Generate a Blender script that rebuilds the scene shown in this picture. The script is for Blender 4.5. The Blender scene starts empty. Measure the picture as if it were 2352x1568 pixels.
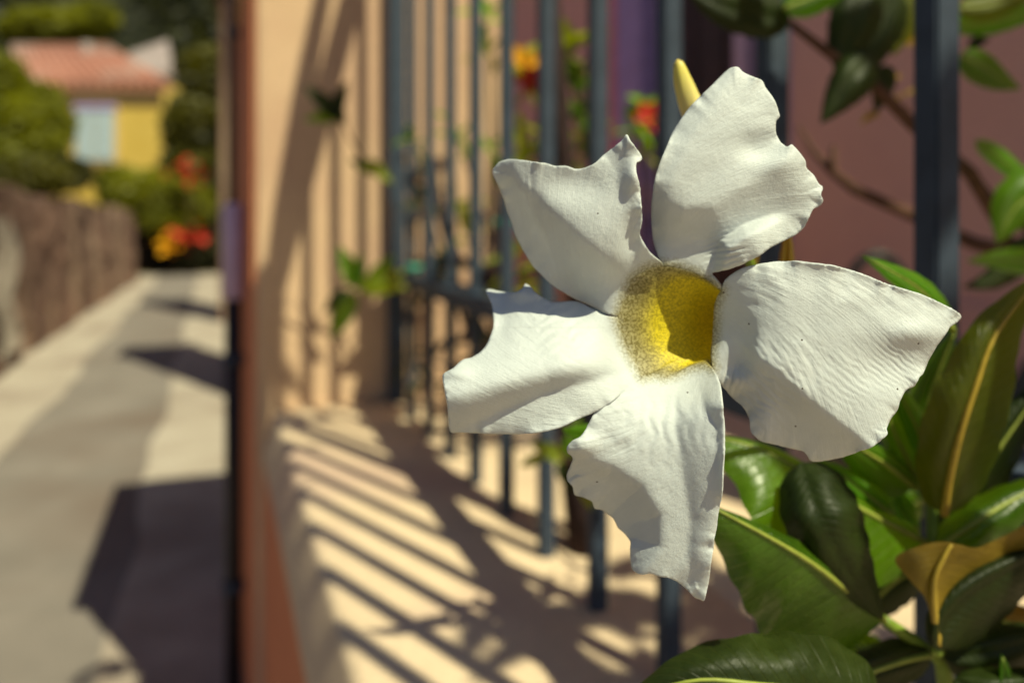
import bpy, bmesh, math, random
import numpy as np
from mathutils import Vector, Matrix
from mathutils.geometry import delaunay_2d_cdt
random.seed(7); rng = np.random.default_rng(7)
S = bpy.context.scene; C = S.collection
# ------------------------------------------------------------------ camera
F = 1846.0            # focal length in units of a 2352 wide picture
CX, HY = 1176.0, 490.0  # principal column, horizon row
CAMZ = 1.0
FOCUS = 0.18
cd = bpy.data.cameras.new('camera'); cam = bpy.data.objects.new('camera', cd); C.objects.link(cam)
cam.location = (0, 0, CAMZ); cam.rotation_euler = (math.radians(90), 0, 0)
cd.sensor_width = 36; cd.lens = 36 * F / 2352; cd.shift_y = -(784 - HY) / 2352
cd.clip_start = 0.01; cd.clip_end = 600
cd.dof.use_dof = True; cd.dof.focus_distance = FOCUS; cd.dof.aperture_fstop = 7.0
S.camera = cam
# ------------------------------------------------------------------ light
SUN_EL = math.radians(56)
AL = math.atan((CX - 492) / F)                     # the lane runs this far left of the camera axis
NV = Vector((math.cos(AL), math.sin(AL), 0)); DV = Vector((-math.sin(AL), math.cos(AL), 0))
LH = NV * 0.386 - DV * 0.9225
L = (LH * math.cos(SUN_EL) + Vector((0, 0, math.sin(SUN_EL)))).normalized()
W = bpy.data.worlds.new('World'); S.world = W; W.use_nodes = True
nt = W.node_tree; sky = nt.nodes.new('ShaderNodeTexSky'); sky.sky_type = 'NISHITA'; sky.sun_disc = False
sky.sun_elevation = SUN_EL; sky.sun_rotation = math.atan2(L.x, L.y); sky.ozone_density = 3.5; sky.dust_density = 1.5
bg = nt.nodes['Background']; nt.links.new(sky.outputs[0], bg.inputs[0]); bg.inputs[1].default_value = 0.05
sd = bpy.data.lights.new('sun', 'SUN'); sd.energy = 5.0; sd.angle = math.radians(0.53); sd.color = (1, .97, .65)
sun = bpy.data.objects.new('sun', sd); C.objects.link(sun); sun.location = (3, -3, 6)
sun.rotation_euler = L.to_track_quat('Z', 'Y').to_euler()
S.view_settings.view_transform = 'Standard'; S.view_settings.look = 'None'
S.view_settings.exposure = 0.25; S.view_settings.gamma = 1
S.render.engine = 'CYCLES'; S.cycles.use_denoising = True; S.cycles.max_bounces = 8
S.cycles.transparent_max_bounces = 8; S.cycles.sample_clamp_indirect = 6

# ------------------------------------------------------------------ helpers
def at(px, py, d):
    """point seen at (px,py) of a 2352x1568 picture, d metres ahead"""
    return Vector(((px - CX) * d / F, d, CAMZ - (py - HY) * d / F))
def ln(lat, t, z):
    """lane frame: metres right of the camera, metres up the lane, height"""
    v = NV * lat + DV * t
    return Vector((v.x, v.y, z))
def obj(name, verts, faces, mat=None, parent=None, smooth=False, uv=None):
    me = bpy.data.meshes.new(name); me.from_pydata([tuple(v) for v in verts], [], faces)
    if smooth: me.polygons.foreach_set('use_smooth', [True] * len(me.polygons))
    if uv is not None:
        lay = me.uv_layers.new(name='UVMap')
        idx = np.zeros(len(me.loops), int); me.loops.foreach_get('vertex_index', idx)
        lay.data.foreach_set('uv', np.asarray(uv, float)[idx].ravel())
    if mat: me.materials.append(mat)
    me.update()
    o = bpy.data.objects.new(name, me); C.objects.link(o)
    if parent: setpar(o, parent)
    return o
def setpar(o, p):
    o.parent = p
    o.matrix_parent_inverse = Matrix.Translation(-p.location)   # parents only carry a location
def empty(name, loc):
    o = bpy.data.objects.new(name, None); C.objects.link(o); o.location = loc; o.empty_display_size = .05
    return o
def tag(o, label=None, cat=None, group=None, kind=None):
    if label: o['label'] = label
    if cat: o['category'] = cat
    if group: o['group'] = group
    if kind: o['kind'] = kind
    return o
def bm_obj(name, bm, mat, parent=None, smooth=False):
    me = bpy.data.meshes.new(name); bm.to_mesh(me); bm.free(); me.materials.append(mat)
    if smooth: me.polygons.foreach_set('use_smooth', [True] * len(me.polygons))
    o = bpy.data.objects.new(name, me); C.objects.link(o)
    if parent: setpar(o, parent)
    return o
def box_pts(p, a, b, c):
    """box from corner p with edge vectors a,b,c"""
    v = [p, p + a, p + a + b, p + b]; v = v + [q + c for q in v]
    f = [(0, 3, 2, 1), (4, 5, 6, 7), (0, 1, 5, 4), (1, 2, 6, 5), (2, 3, 7, 6), (3, 0, 4, 7)]
    return v, f
def lbox(name, lat0, lat1, t0, t1, z0, z1, mat, parent=None, bevel=0.0):
    p = ln(lat0, t0, z0)
    v, f = box_pts(p, NV * (lat1 - lat0), DV * (t1 - t0), Vector((0, 0, z1 - z0)))
    if not bevel: return obj(name, v, f, mat, parent)
    bm = bmesh.new(); vs = [bm.verts.new(q) for q in v]
    for q in f: bm.faces.new([vs[i] for i in q])
    bmesh.ops.bevel(bm, geom=list(bm.edges), offset=bevel, segments=2, affect='EDGES', profile=.6)
    return bm_obj(name, bm, mat, parent)
def tube(name, pts, rad, mat, parent=None, n=8, caps=True):
    pts = [Vector(p) for p in pts]; m = len(pts)
    if not hasattr(rad, '__len__'): rad = [rad] * m
    vs, fs = [], []
    ref = Vector((.31, .22, .92))
    for i, p in enumerate(pts):
        t = (pts[min(i + 1, m - 1)] - pts[max(i - 1, 0)]).normalized()
        a = t.cross(ref)
        if a.length < .05: a = t.cross(Vector((1, 0, 0)))
        a.normalize(); b = t.cross(a)
        for k in range(n):
            w = 2 * math.pi * k / n
            vs.append(p + (a * math.cos(w) + b * math.sin(w)) * rad[i])
    for i in range(m - 1):
        for k in range(n):
            fs.append((i * n + k, i * n + (k + 1) % n, (i + 1) * n + (k + 1) % n, (i + 1) * n + k))
    if caps: fs += [tuple(range(n))[::-1], tuple((m - 1) * n + k for k in range(n))]
    return obj(name, vs, fs, mat, parent, True)
def catmull(pts, n=6, closed=False):
    P = np.asarray(pts, float); out = []
    m = len(P); rngi = range(m) if closed else range(m - 1)
    for i in rngi:
        if closed: a, b, c, d = P[(i - 1) % m], P[i], P[(i + 1) % m], P[(i + 2) % m]
        else: a, b, c, d = P[max(i - 1, 0)], P[i], P[i + 1], P[min(i + 2, m - 1)]
        for k in range(n):
            t = k / n
            out.append(.5 * ((2 * b) + (c - a) * t + (2 * a - 5 * b + 4 * c - d) * t * t + (3 * b - a - 3 * c + d) * t ** 3))
    if not closed: out.append(P[-1])
    return np.array(out)
_T = rng.random((256, 256))
def vnoise(x, y):
    xi = np.floor(x).astype(int); yi = np.floor(y).astype(int); fx = x - xi; fy = y - yi
    fx = fx * fx * (3 - 2 * fx); fy = fy * fy * (3 - 2 * fy)
    g = lambda a, b: _T[a % 256, b % 256]
    return ((g(xi, yi) * (1 - fx) + g(xi + 1, yi) * fx) * (1 - fy) + (g(xi, yi + 1) * (1 - fx) + g(xi + 1, yi + 1) * fx) * fy) * 2 - 1
def sstep(a, b, x):
    t = np.clip((x - a) / (b - a), 0, 1); return t * t * (3 - 2 * t)

# ------------------------------------------------------------------ materials
def mat(name):
    m = bpy.data.materials.new(name); m.use_nodes = True
    return m, m.node_tree, m.node_tree.nodes['Principled BSDF']
def N(t, kind, **kw):
    n = t.nodes.new('ShaderNode' + kind)
    for k, v in kw.items():
        if k in n.inputs: n.inputs[k].default_value = v
        else: setattr(n, k, v)
    return n
def ramp(t, fac, stops):
    r = t.nodes.new('ShaderNodeValToRGB'); e = r.color_ramp.elements
    while len(e) < len(stops): e.new(.5)
    for k, (p, c) in zip(e, stops): k.position = p; k.color = (*c, 1) if len(c) == 3 else c
    t.links.new(fac, r.inputs[0]); return r.outputs[0]
def mix(t, fac, a, b, mode='MIX'):
    m = t.nodes.new('ShaderNodeMix'); m.data_type = 'RGBA'; m.blend_type = mode
    for s, v in ((0, fac), (6, a), (7, b)):
        if hasattr(v, 'node'): t.links.new(v, m.inputs[s])
        else: m.inputs[s].default_value = v if not isinstance(v, tuple) else (*v[:3], 1)
    return m.outputs[2]
def bump(t, h, bs, st=.3, dist=.01):
    b = N(t, 'Bump'); b.inputs['Strength'].default_value = st; b.inputs['Distance'].default_value = dist
    t.links.new(h, b.inputs['Height']); t.links.new(b.outputs[0], bs.inputs['Normal'])
def surf(name, c1, c2, scale=8, rough=.85, bumps=.3, bdist=.004, c3=None, spec=.3, fine=120):
    """plastered / painted / mineral surface: blotches, speckle, grain relief"""
    m, t, b = mat(name)
    co = N(t, 'TexCoord').outputs['Object']
    n1 = N(t, 'TexNoise', Scale=scale, Detail=6, Roughness=.65); t.links.new(co, n1.inputs['Vector'])
    n2 = N(t, 'TexNoise', Scale=fine, Detail=4, Roughness=.7); t.links.new(co, n2.inputs['Vector'])
    col = ramp(t, n1.outputs['Fac'], [(.32, c1), (.68, c2)])
    if c3:
        n3 = N(t, 'TexNoise', Scale=scale * .37, Detail=5); t.links.new(co, n3.inputs['Vector'])
        col = mix(t, ramp(t, n3.outputs['Fac'], [(.52, (0, 0, 0)), (.66, (1, 1, 1))]), col, c3)
    col = mix(t, .22, col, ramp(t, n2.outputs['Fac'], [(.3, (.3, .3, .3)), (.7, (1, 1, 1))]), 'MULTIPLY')
    t.links.new(col, b.inputs['Base Color']); b.inputs['Roughness'].default_value = rough
    b.inputs['Specular IOR Level'].default_value = spec
    bump(t, n2.outputs['Fac'], b, bumps, bdist)
    return m
def leafmat(name, c1, c2, trans, rough=.33, tmix=.35, vein=(.25, .32, .06), varied=True, spec=.5):
    m, t, b = mat(name)
    uv = N(t, 'TexCoord').outputs['UV']
    sx = N(t, 'SeparateXYZ'); t.links.new(uv, sx.inputs[0])
    ab = N(t, 'Math', operation='ABSOLUTE'); t.links.new(sx.outputs[0], ab.inputs[0])
    q = N(t, 'Math', operation='MULTIPLY_ADD'); t.links.new(ab.outputs[0], q.inputs[0]); q.inputs[1].default_value = -.16; t.links.new(sx.outputs[1], q.inputs[2])
    sn = N(t, 'Math', operation='MULTIPLY'); t.links.new(q.outputs[0], sn.inputs[0]); sn.inputs[1].default_value = 120
    si = N(t, 'Math', operation='SINE'); t.links.new(sn.outputs[0], si.inputs[0])
    vf = ramp(t, si.outputs[0], [(.8, (0, 0, 0)), (1, (1, 1, 1))])
    ob = N(t, 'TexCoord').outputs['Object']
    n1 = N(t, 'TexNoise', Scale=55, Detail=5, Roughness=.6); t.links.new(ob, n1.inputs['Vector'])
    col = ramp(t, n1.outputs['Fac'], [(.3, c1), (.7, c2)])
    n6 = N(t, 'TexNoise', Scale=260, Detail=6, Roughness=.7); t.links.new(ob, n6.inputs['Vector'])
    col = mix(t, .5, col, ramp(t, n6.outputs['Fac'], [(.3, (.35, .35, .3)), (.65, (1, 1, 1))]), 'MULTIPLY')
    oi = N(t, 'ObjectInfo')
    if varied:
        hs = N(t, 'HueSaturation'); t.links.new(col, hs.inputs['Color'])
        mr = N(t, 'MapRange'); t.links.new(oi.outputs['Random'], mr.inputs[0]); mr.inputs[3].default_value = .65; mr.inputs[4].default_value = 1.35
        t.links.new(mr.outputs[0], hs.inputs['Value']); col = hs.outputs[0]
    vm = N(t, 'Math', operation='MULTIPLY'); t.links.new(vf, vm.inputs[0]); vm.inputs[1].default_value = .12
    col = mix(t, vm.outputs[0], col, vein)
    t.links.new(col, b.inputs['Base Color']); rr_ = N(t, 'MapRange'); t.links.new(n6.outputs['Fac'], rr_.inputs[0]); rr_.inputs[1].default_value = .3; rr_.inputs[2].default_value = .7; rr_.inputs[3].default_value = rough - .08; rr_.inputs[4].default_value = rough + .14
    t.links.new(rr_.outputs[0], b.inputs['Roughness'])
    b.inputs['Specular IOR Level'].default_value = spec
    n2 = N(t, 'TexNoise', Scale=400, Detail=3); t.links.new(ob, n2.inputs['Vector'])
    ad = N(t, 'Math', operation='MULTIPLY_ADD'); t.links.new(vf, ad.inputs[0]); ad.inputs[1].default_value = -.6; t.links.new(n2.outputs['Fac'], ad.inputs[2])
    bump(t, ad.outputs[0], b, .5, .0006)
    tr = N(t, 'BsdfTranslucent'); tr.inputs[0].default_value = (*trans, 1)
    ms = N(t, 'MixShader'); ms.inputs[0].default_value = tmix
    t.links.new(b.outputs[0], ms.inputs[1]); t.links.new(tr.outputs[0], ms.inputs[2])
    t.links.new(ms.outputs[0], t.nodes['Material Output'].inputs['Surface'])
    return m
def plain(name, c, rough=.6, spec=.4, metal=0, nz=.25, scale=60):
    m, t, b = mat(name)
    co = N(t, 'TexCoord').outputs['Object']
    n1 = N(t, 'TexNoise', Scale=scale, Detail=5); t.links.new(co, n1.inputs['Vector'])
    col = mix(t, nz, c, ramp(t, n1.outputs['Fac'], [(.3, tuple(v * .45 for v in c)), (.7, tuple(min(1, v * 1.5) for v in c))]))
    t.links.new(col, b.inputs['Base Color']); b.inputs['Roughness'].default_value = rough
    b.inputs['Specular IOR Level'].default_value = spec; b.inputs['Metallic'].default_value = metal
    bump(t, n1.outputs['Fac'], b, .15, .001)
    return m
M = {}
M['plaster'] = surf('peach_plaster', (.66, .44, .28), (.73, .50, .33), 6, .9, .35, .003, c3=(.60, .38, .26))
M['orange_plaster'] = surf('terracotta_plaster', (.66, .22, .11), (.74, .27, .14), 5, .9, .3, .003)
M['ledge'] = surf('ledge_render', (.70, .53, .37), (.77, .59, .42), 9, .9, .5, .003, c3=(.62, .44, .34))
M['mauve'] = surf('mauve_plaster', (.66, .40, .39), (.72, .45, .43), 3, .95, .3, .003)
M['asphalt'] = surf('worn_asphalt', (.19, .165, .15), (.26, .225, .205), 2.5, .95, .6, .006, c3=(.18, .14, .12), fine=90)
M['concrete'] = surf('pale_concrete', (.36, .30, .25), (.48, .42, .36), 4, .95, .6, .006, c3=(.31, .25, .21), fine=60)
M['ground'] = surf('dry_earth', (.16, .11, .06), (.24, .18, .09), 2, 1, .5, .02)
M['soil'] = surf('planting_soil', (.05, .03, .02), (.11, .07, .05), 12, 1, .8, .02)
M['iron'] = plain('slate_blue_iron_paint', (.04, .055, .085), .6, .25, 0, .3, 90)
M['bark'] = plain('brown_bark', (.10, .05, .035), .9, .2, 0, .7, 120)
M['darkbark'] = plain('dark_bark', (.035, .02, .02), .9, .2, 0, .7, 120)
M['greenstem'] = plain('green_stem', (.16, .24, .025), .45, .4, 0, .35, 200)
M['rib'] = plain('leaf_midrib', (.26, .30, .05), .45, .4, 0, .25, 300)
M['rib_gold'] = plain('golden_midrib', (.36, .25, .03), .45, .4, 0, .25, 300)
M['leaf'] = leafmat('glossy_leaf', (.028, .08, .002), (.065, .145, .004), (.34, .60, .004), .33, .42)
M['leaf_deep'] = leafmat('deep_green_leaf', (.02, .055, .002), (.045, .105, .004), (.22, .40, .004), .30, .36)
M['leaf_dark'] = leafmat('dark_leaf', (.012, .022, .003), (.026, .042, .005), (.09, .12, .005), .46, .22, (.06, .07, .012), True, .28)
M['leaf_bright'] = leafmat('young_leaf', (.06, .17, .005), (.10, .26, .01), (.38, .72, .01), .32, .5)
M['leaf_olive'] = leafmat('olive_leaf', (.07, .095, .003), (.12, .145, .006), (.42, .44, .006), .4, .45, (.3, .27, .05))
M['leaf_gold'] = leafmat('golden_leaf', (.20, .13, .012), (.28, .18, .02), (.50, .30, .02), .45, .45, (.4, .26, .05))
M['leaf_small'] = leafmat('shrub_leaf', (.12, .16, .004), (.20, .26, .008), (.55, .60, .01), .4, .4)
M['orange'] = plain('orange_bloom', (.75, .33, .01), .6, .2, 0, .3, 200)
M['red'] = plain('red_bloom', (.45, .03, .015), .6, .2, 0, .3, 200)
M['lilac'] = plain('lilac_plastic', (.56, .42, .62), .45, .5, 0, .2, 30)
M['violet'] = plain('violet_paint', (.36, .28, .62), .5, .5, 0, .3, 15)
M['pinkpaint'] = plain('pink_paint', (.66, .24, .30), .6, .4, 0, .2, 15)
M['black'] = plain('black_rubber', (.012, .010, .012), .5, .4, 0, .3, 40)
M['darkwood'] = plain('dark_door_wood', (.05, .032, .032), .55, .4, 0, .5, 25)
M['teal'] = plain('teal_plastic_tie', (.02, .28, .20), .4, .5, 0, .2, 40)
M['pipe'] = plain('dark_pipe', (.02, .016, .02), .5, .4, 0, .3, 40)

# petal: white, a little light comes through; yellow and speckled towards the throat
def petal_mat(name, throat):
    m, t, b = mat(name)
    at_ = N(t, 'Attribute'); at_.attribute_name = 'throat'
    ob = N(t, 'TexCoord').outputs['Object']
    n1 = N(t, 'TexNoise', Scale=900, Detail=5, Roughness=.7); t.links.new(ob, n1.inputs['Vector'])
    n2 = N(t, 'TexNoise', Scale=1900, Detail=4, Roughness=.7); t.links.new(ob, n2.inputs['Vector'])
    n4 = N(t, 'TexNoise', Scale=150, Detail=4); t.links.new(ob, n4.inputs['Vector'])
    white = ramp(t, n4.outputs['Fac'], [(.3, (.64, .68, .70)), (.7, (.70, .74, .76))])
    base = ramp(t, at_.outputs['Fac'], [(0, (0, 0, 0)), (.26, (.0, .0, .0)), (.60, (.75, .75, .75)), (1, (1, 1, 1))])
    yel = ramp(t, at_.outputs['Fac'], [(.30, (.62, .60, .46)), (.56, (.40, .34, .12)), (.75, (.78, .62, .02)), (1, (.85, .66, .015))])  # olive stop darkened for the throat's shade; deep yellow lifted where shadow falls
    wob = N(t, 'Math', operation='MULTIPLY_ADD'); t.links.new(n1.outputs['Fac'], wob.inputs[0]); wob.inputs[1].default_value = .5; t.links.new(base, wob.inputs[2])
    fac = ramp(t, wob.outputs[0], [(.3, (0, 0, 0)), (.75, (1, 1, 1))])
    col = mix(t, fac, white, yel)
    # olive speckles, densest where white turns to yellow
    band = ramp(t, at_.outputs['Fac'], [(.24, (0, 0, 0)), (.50, (1, 1, 1)), (.8, (.6, .6, .6)), (1, (.4, .4, .4))])
    sp = N(t, 'Math', operation='MULTIPLY'); t.links.new(ramp(t, n2.outputs['Fac'], [(.46, (0, 0, 0)), (.54, (1, 1, 1))]), sp.inputs[0]); t.links.new(band, sp.inputs[1])
    sm = N(t, 'Math', operation='MULTIPLY'); t.links.new(sp.outputs[0], sm.inputs[0]); sm.inputs[1].default_value = .85
    col = mix(t, sm.outputs[0], col, (.13, .10, .012))
    # grains of dust
    vo = N(t, 'TexVoronoi', Scale=190); vo.feature = 'F1'; t.links.new(ob, vo.inputs['Vector'])
    du = N(t, 'Math', operation='LESS_THAN'); t.links.new(vo.outputs['Distance'], du.inputs[0]); du.inputs[1].default_value = .045
    wn = N(t, 'SeparateColor'); t.links.new(vo.outputs['Color'], wn.inputs[0])
    ds = N(t, 'Math', operation='GREATER_THAN'); t.links.new(wn.outputs[0], ds.inputs[0]); ds.inputs[1].default_value = .6
    dd = N(t, 'Math', operation='MULTIPLY'); t.links.new(du.outputs[0], dd.inputs[0]); t.links.new(ds.outputs[0], dd.inputs[1])
    col = mix(t, dd.outputs[0], col, (.05, .03, .02))
    t.links.new(col, b.inputs['Base Color']); b.inputs['Roughness'].default_value = .5
    b.inputs['Specular IOR Level'].default_value = .35
    mpn = N(t, 'Mapping'); mpn.inputs['Scale'].default_value = (95, 11, 1); t.links.new(N(t, 'TexCoord').outputs['UV'], mpn.inputs[0])
    n5 = N(t, 'TexNoise', Scale=1, Detail=4, Roughness=.6); t.links.new(mpn.outputs[0], n5.inputs['Vector'])
    hm = N(t, 'Math', operation='MULTIPLY_ADD'); t.links.new(n5.outputs['Fac'], hm.inputs[0]); hm.inputs[1].default_value = .75; t.links.new(n1.outputs['Fac'], hm.inputs[2])
    bump(t, hm.outputs[0], b, .55, .00035)
    tr = N(t, 'BsdfTranslucent'); t.links.new(col, tr.inputs[0])
    ms = N(t, 'MixShader'); ms.inputs[0].default_value = .2
    t.links.new(b.outputs[0], ms.inputs[1]); t.links.new(tr.outputs[0], ms.inputs[2])
    t.links.new(ms.outputs[0], t.nodes['Material Output'].inputs['Surface'])
    return m
M['petal'] = petal_mat('white_petal', False)
mb, tb, bb = mat('cream_bud')
sx = N(tb, 'SeparateXYZ'); tb.links.new(N(tb, 'TexCoord').outputs['UV'], sx.inputs[0])
tb.links.new(ramp(tb, sx.outputs[1], [(0, (.60, .42, .20)), (.5, (.74, .62, .22)), (.9, (.72, .62, .12)), (1, (.55, .42, .10))]), bb.inputs['Base Color'])
bb.inputs['Roughness'].default_value = .5; bb.inputs['Subsurface Weight'].default_value = .2; bb.inputs['Subsurface Radius'].default_value = (.002, .001, .0005)
M['bud'] = mb

# ================================================================== SETTING
HL = 0.675            # height of the ledge
gd = obj('ground', [(-150, -60, -.012), (150, -60, -.012), (150, 260, -.012), (-150, 260, -.012)], [(0, 1, 2, 3)], M['ground']); tag(gd, kind='structure')
def strip(name, lat0, lat1, t0, t1, z, m):
    """long sheet with a slightly uneven edge"""
    vs, fs = [], []; n = 60
    for i in range(n + 1):
        t = t0 + (t1 - t0) * i / n
        w = .02 * math.sin(t * 3.1) + .012 * math.sin(t * 7.7)
        vs += [ln(lat0 + w, t, z), ln(lat1, t, z)]
        if i: fs.append((2 * i - 2, 2 * i - 1, 2 * i + 1, 2 * i))
    return tag(obj(name, vs, fs, m), kind='structure')
strip('lane', -1.3, .16, -3, 14.0, 0.0, M['asphalt'])
strip('sunlit_strip', -.24, .15, -3, 14.0, .005, M['concrete'])  # pale strip beside the wall, sunlight put into its colour
vs, fs = [], []
for i in range(61):
    t = -3 + 17 * i / 60; w = .025 * math.sin(t * 2.7) + .012 * math.sin(t * 8.1)
    vs += [ln(-1.32, t, .006), ln(-.80 + w, t, .006)]
    if i: fs.append((2 * i - 2, 2 * i - 1, 2 * i + 1, 2 * i))
tag(obj('path', vs, fs, M['concrete']), kind='structure')
tag(lbox('terrace', .405, 1.32, -2, 6, .3, HL - .004, M['ledge']), kind='structure')

# low garden wall, rounded outer arris
prof = [(.095, -.05), (.078, .0), (.0747, .1), (.0747, HL - .045)]
for k in range(1, 7):
    a = math.pi / 2 * k / 6
    prof.append((.0747 + .04 * (1 - math.cos(a)), HL - .045 + .045 * math.sin(a)))
prof += [(.40, HL), (.40, -.05)]
def sweep(name, prof, t0, t1, n, m, parent=None, wob=.0):
    vs, fs = [], []; k = len(prof)
    for i in range(n + 1):
        t = t0 + (t1 - t0) * i / n
        for (a, z) in prof:
            vs.append(ln(a + wob * math.sin(t * 5 + z * 4), t, z + wob * .5 * math.sin(t * 7 + a * 9)))
    for i in range(n):
        for j in range(k - 1): fs.append((i * k + j, i * k + j + 1, (i + 1) * k + j + 1, (i + 1) * k + j))
    fs += [tuple(range(k))[::-1], tuple(n * k + j for j in range(k))]
    return obj(name, vs, fs, m, parent)
gw = empty('garden_wall', ln(.24, .5, 0)); tag(gw, 'low terracotta garden wall with a broad pale ledge carrying the iron fence', 'wall')
i_top = 6
body = sweep('wall_body', [(.095, -.05), (.080, .0), (.0765, .1), (.0765, HL - .075), (.13, HL - .04), (.40, HL - .04), (.40, -.05)], -2, 1.395, 40, M['orange_plaster'], gw, .0015)
cop = sweep('coping', [(.0790, HL - .078)] + [(.0735, HL - .074), (.0745, HL - .069), (.0905, HL - .010), (.0925, HL - .005), (.0960, HL - .002), (.101, HL)] + [(.404, HL), (.404, HL - .078)], -2, 1.395, 60, M['ledge'], gw, .001)
for f_ in cop.data.polygons: f_.use_smooth = True
cop['label'] = 'pale rendered top of the low wall'

# plastered gate pillar at the end of the fence
PT = 1.392
gp = empty('gate_pillar', ln(.28, PT, 0)); tag(gp, 'tall peach plastered pillar at the far end of the iron fence', 'pillar')
lbox('shaft', .064, .50, PT, PT + .95, -.05, 1.45, M['plaster'], gp, .012)
lbox('cap', .045, .52, PT - .018, PT + .97, 1.45, 1.49, M['plaster'], gp, .008)
# thin skin on the pillar's lane side, shade put into its reddish colour
lbox('shaded_side', .0595, .0650, PT + .012, PT + .94, -.04, 1.445, M['orange_plaster'], gp)
# pipe on its lane side
dp = empty('drain_pipe', ln(.042, PT + .30, 0)); tag(dp, 'dark upright pipe with a lilac sleeve on the lane side of the pillar', 'pipe')
px_ = lambda z, r=0: ln(.036 + r, PT + .30, z)
tube('lower_pipe', [px_(-.02), px_(.45), px_(.84)], .0165, M['pipe'], dp, 14)
tube('sleeve', [px_(.83), px_(.835), px_(1.012), px_(1.02)], [.017, .0205, .0205, .014], M['lilac'], dp, 14)
tube('upper_pipe', [px_(1.01, -.002), px_(1.3, -.002), px_(1.44, -.002)], .0085, M['pipe'], dp, 12)
for z in (.25, .7, 1.35): tube('bracket', [px_(z), px_(z + .02)], .0215 if z < 1 else .012, M['iron'], dp, 12)

# iron fence
PF = 0.296
fe = empty('iron_fence', ln(PF, .6, HL)); tag(fe, 'slate blue iron bar fence standing on the low wall ledge', 'fence')
def t_of(x):           # where on the fence line the picture column x lies
    return (F * PF / (math.cos(AL) * (x - 492)) - PF * math.sin(AL)) / math.cos(AL)
d_inv = .0001773; inv0 = .000603
FT = 1.66
bv, bf = box_pts(Vector((-.0068, -.0068, 0)), Vector((.0136, 0, 0)), Vector((0, .0136, 0)), Vector((0, 0, FT - HL + .02)))
bmb = bmesh.new(); q = [bmb.verts.new(v) for v in bv]
for f in bf: bmb.faces.new([q[i] for i in f])
bmesh.ops.bevel(bmb, geom=list(bmb.edges), offset=.0012, segments=2, affect='EDGES')
bme = bpy.data.meshes.new('bar'); bmb.to_mesh(bme); bmb.free(); bme.materials.append(M['iron'])
BT = []
for k in range(-3, 10):
    t = t_of(492 + 1 / (inv0 + k * d_inv)) if k > -3 else t_of(492 + 1 / (inv0 - 3 * d_inv))
    if t > PT - .06: break
    BT.append(t)
    o = bpy.data.objects.new('bar', bme); C.objects.link(o)
    p = ln(PF, t, HL - .015); o.location = p; o.rotation_euler.z = AL + random.uniform(-.03, .03); setpar(o, fe)
    o.matrix_parent_inverse = Matrix.Translation(-fe.location)
lbox('post', PF - .0145, PF + .0145, PT - .031, PT - .002, HL - .02, FT + .03, M['iron'], fe, .002)
lbox('rail', PF - .017, PF + .017, BT[0] - .1, PT - .03, .884, .904, M['iron'], fe, .002)
lbox('rail', PF - .019, PF + .019, BT[0] - .1, PT - .03, FT - .012, FT + .004, M['iron'], fe, .002)

# house side behind the fence, in its own shade
HP = 1.30
ho = empty('house', ln(HP, 2, HL)); tag(ho, 'mauve plastered house wall in shade behind the iron fence', 'house')
dt0, dt1 = 1.62, 2.42
lbox('wall', HP, HP + .3, -1.2, dt0, .3, 2.4, M['mauve'], ho)
lbox('wall', HP, HP + .3, dt1, 7.0, .3, 2.4, M['mauve'], ho)
lbox('wall', HP, HP + .3, dt0, dt1, 2.3, 2.4, M['mauve'], ho)
lbox('base_trim', HP - .02, HP + .001, -1.2, dt0, .3, HL + .16, M['mauve'], ho, .004)
lbox('roof', HP - .12, HP + 2.2, -1.3, 7.1, 2.4, 2.5, M['orange_plaster'], ho)
dr = lbox('door', HP + .10, HP + .14, dt0, dt1, HL - .01, 2.3, M['darkwood'], ho)
for k in range(5):
    a = dt0 + .05 + k * .15
    lbox('plank', HP + .085, HP + .101, a, a + .135, HL, 2.29, M['darkwood'], dr, .004)
lbox('door_jamb', HP - .015, HP + .10, dt0 - .035, dt0 + .005, HL, 2.3, M['violet'], ho, .004)
lbox('door_jamb', HP - .015, HP + .10, dt1 - .14, dt1 + .03, HL, 2.3, M['violet'], ho, .004)
lbox('door_frame_strip', HP - .02, HP + .02, dt1 + .032, dt1 + .11, HL, 2.3, M['pinkpaint'], ho, .004)
tg = lbox('shutter_edge', HP + .02, HP + .08, dt0 + .17, dt0 + .215, HL + .2, 2.2, M['lilac'], ho, .004)

# black watering can standing behind the flower
wl = at(2015, 660, .86); wz = HL - .004
wc = empty('watering_can', (wl.x, wl.y, wz)); tag(wc, 'black watering can with arched handle standing on the terrace', 'watering can')
bp = lambda z: Vector((wl.x, wl.y, wz + z))
tube('can_body', [bp(0), bp(.004), bp(.12), bp(.222), bp(.232), bp(.228)], [.066, .07, .066, .062, .058, .04], M['black'], wc, 28)
tube('handle', [bp(.225) + Vector((math.cos(a) * .036, 0, math.sin(a) * .06)) for a in [math.pi * k / 14 for k in range(15)]], .0055, M['black'], wc, 10)
tube('spout', [bp(.04) + Vector((.055, -.02, 0)), bp(.10) + Vector((.10, -.04, 0)), bp(.18) + Vector((.13, -.06, 0))], [.016, .011, .009], M['black'], wc, 10)

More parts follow.
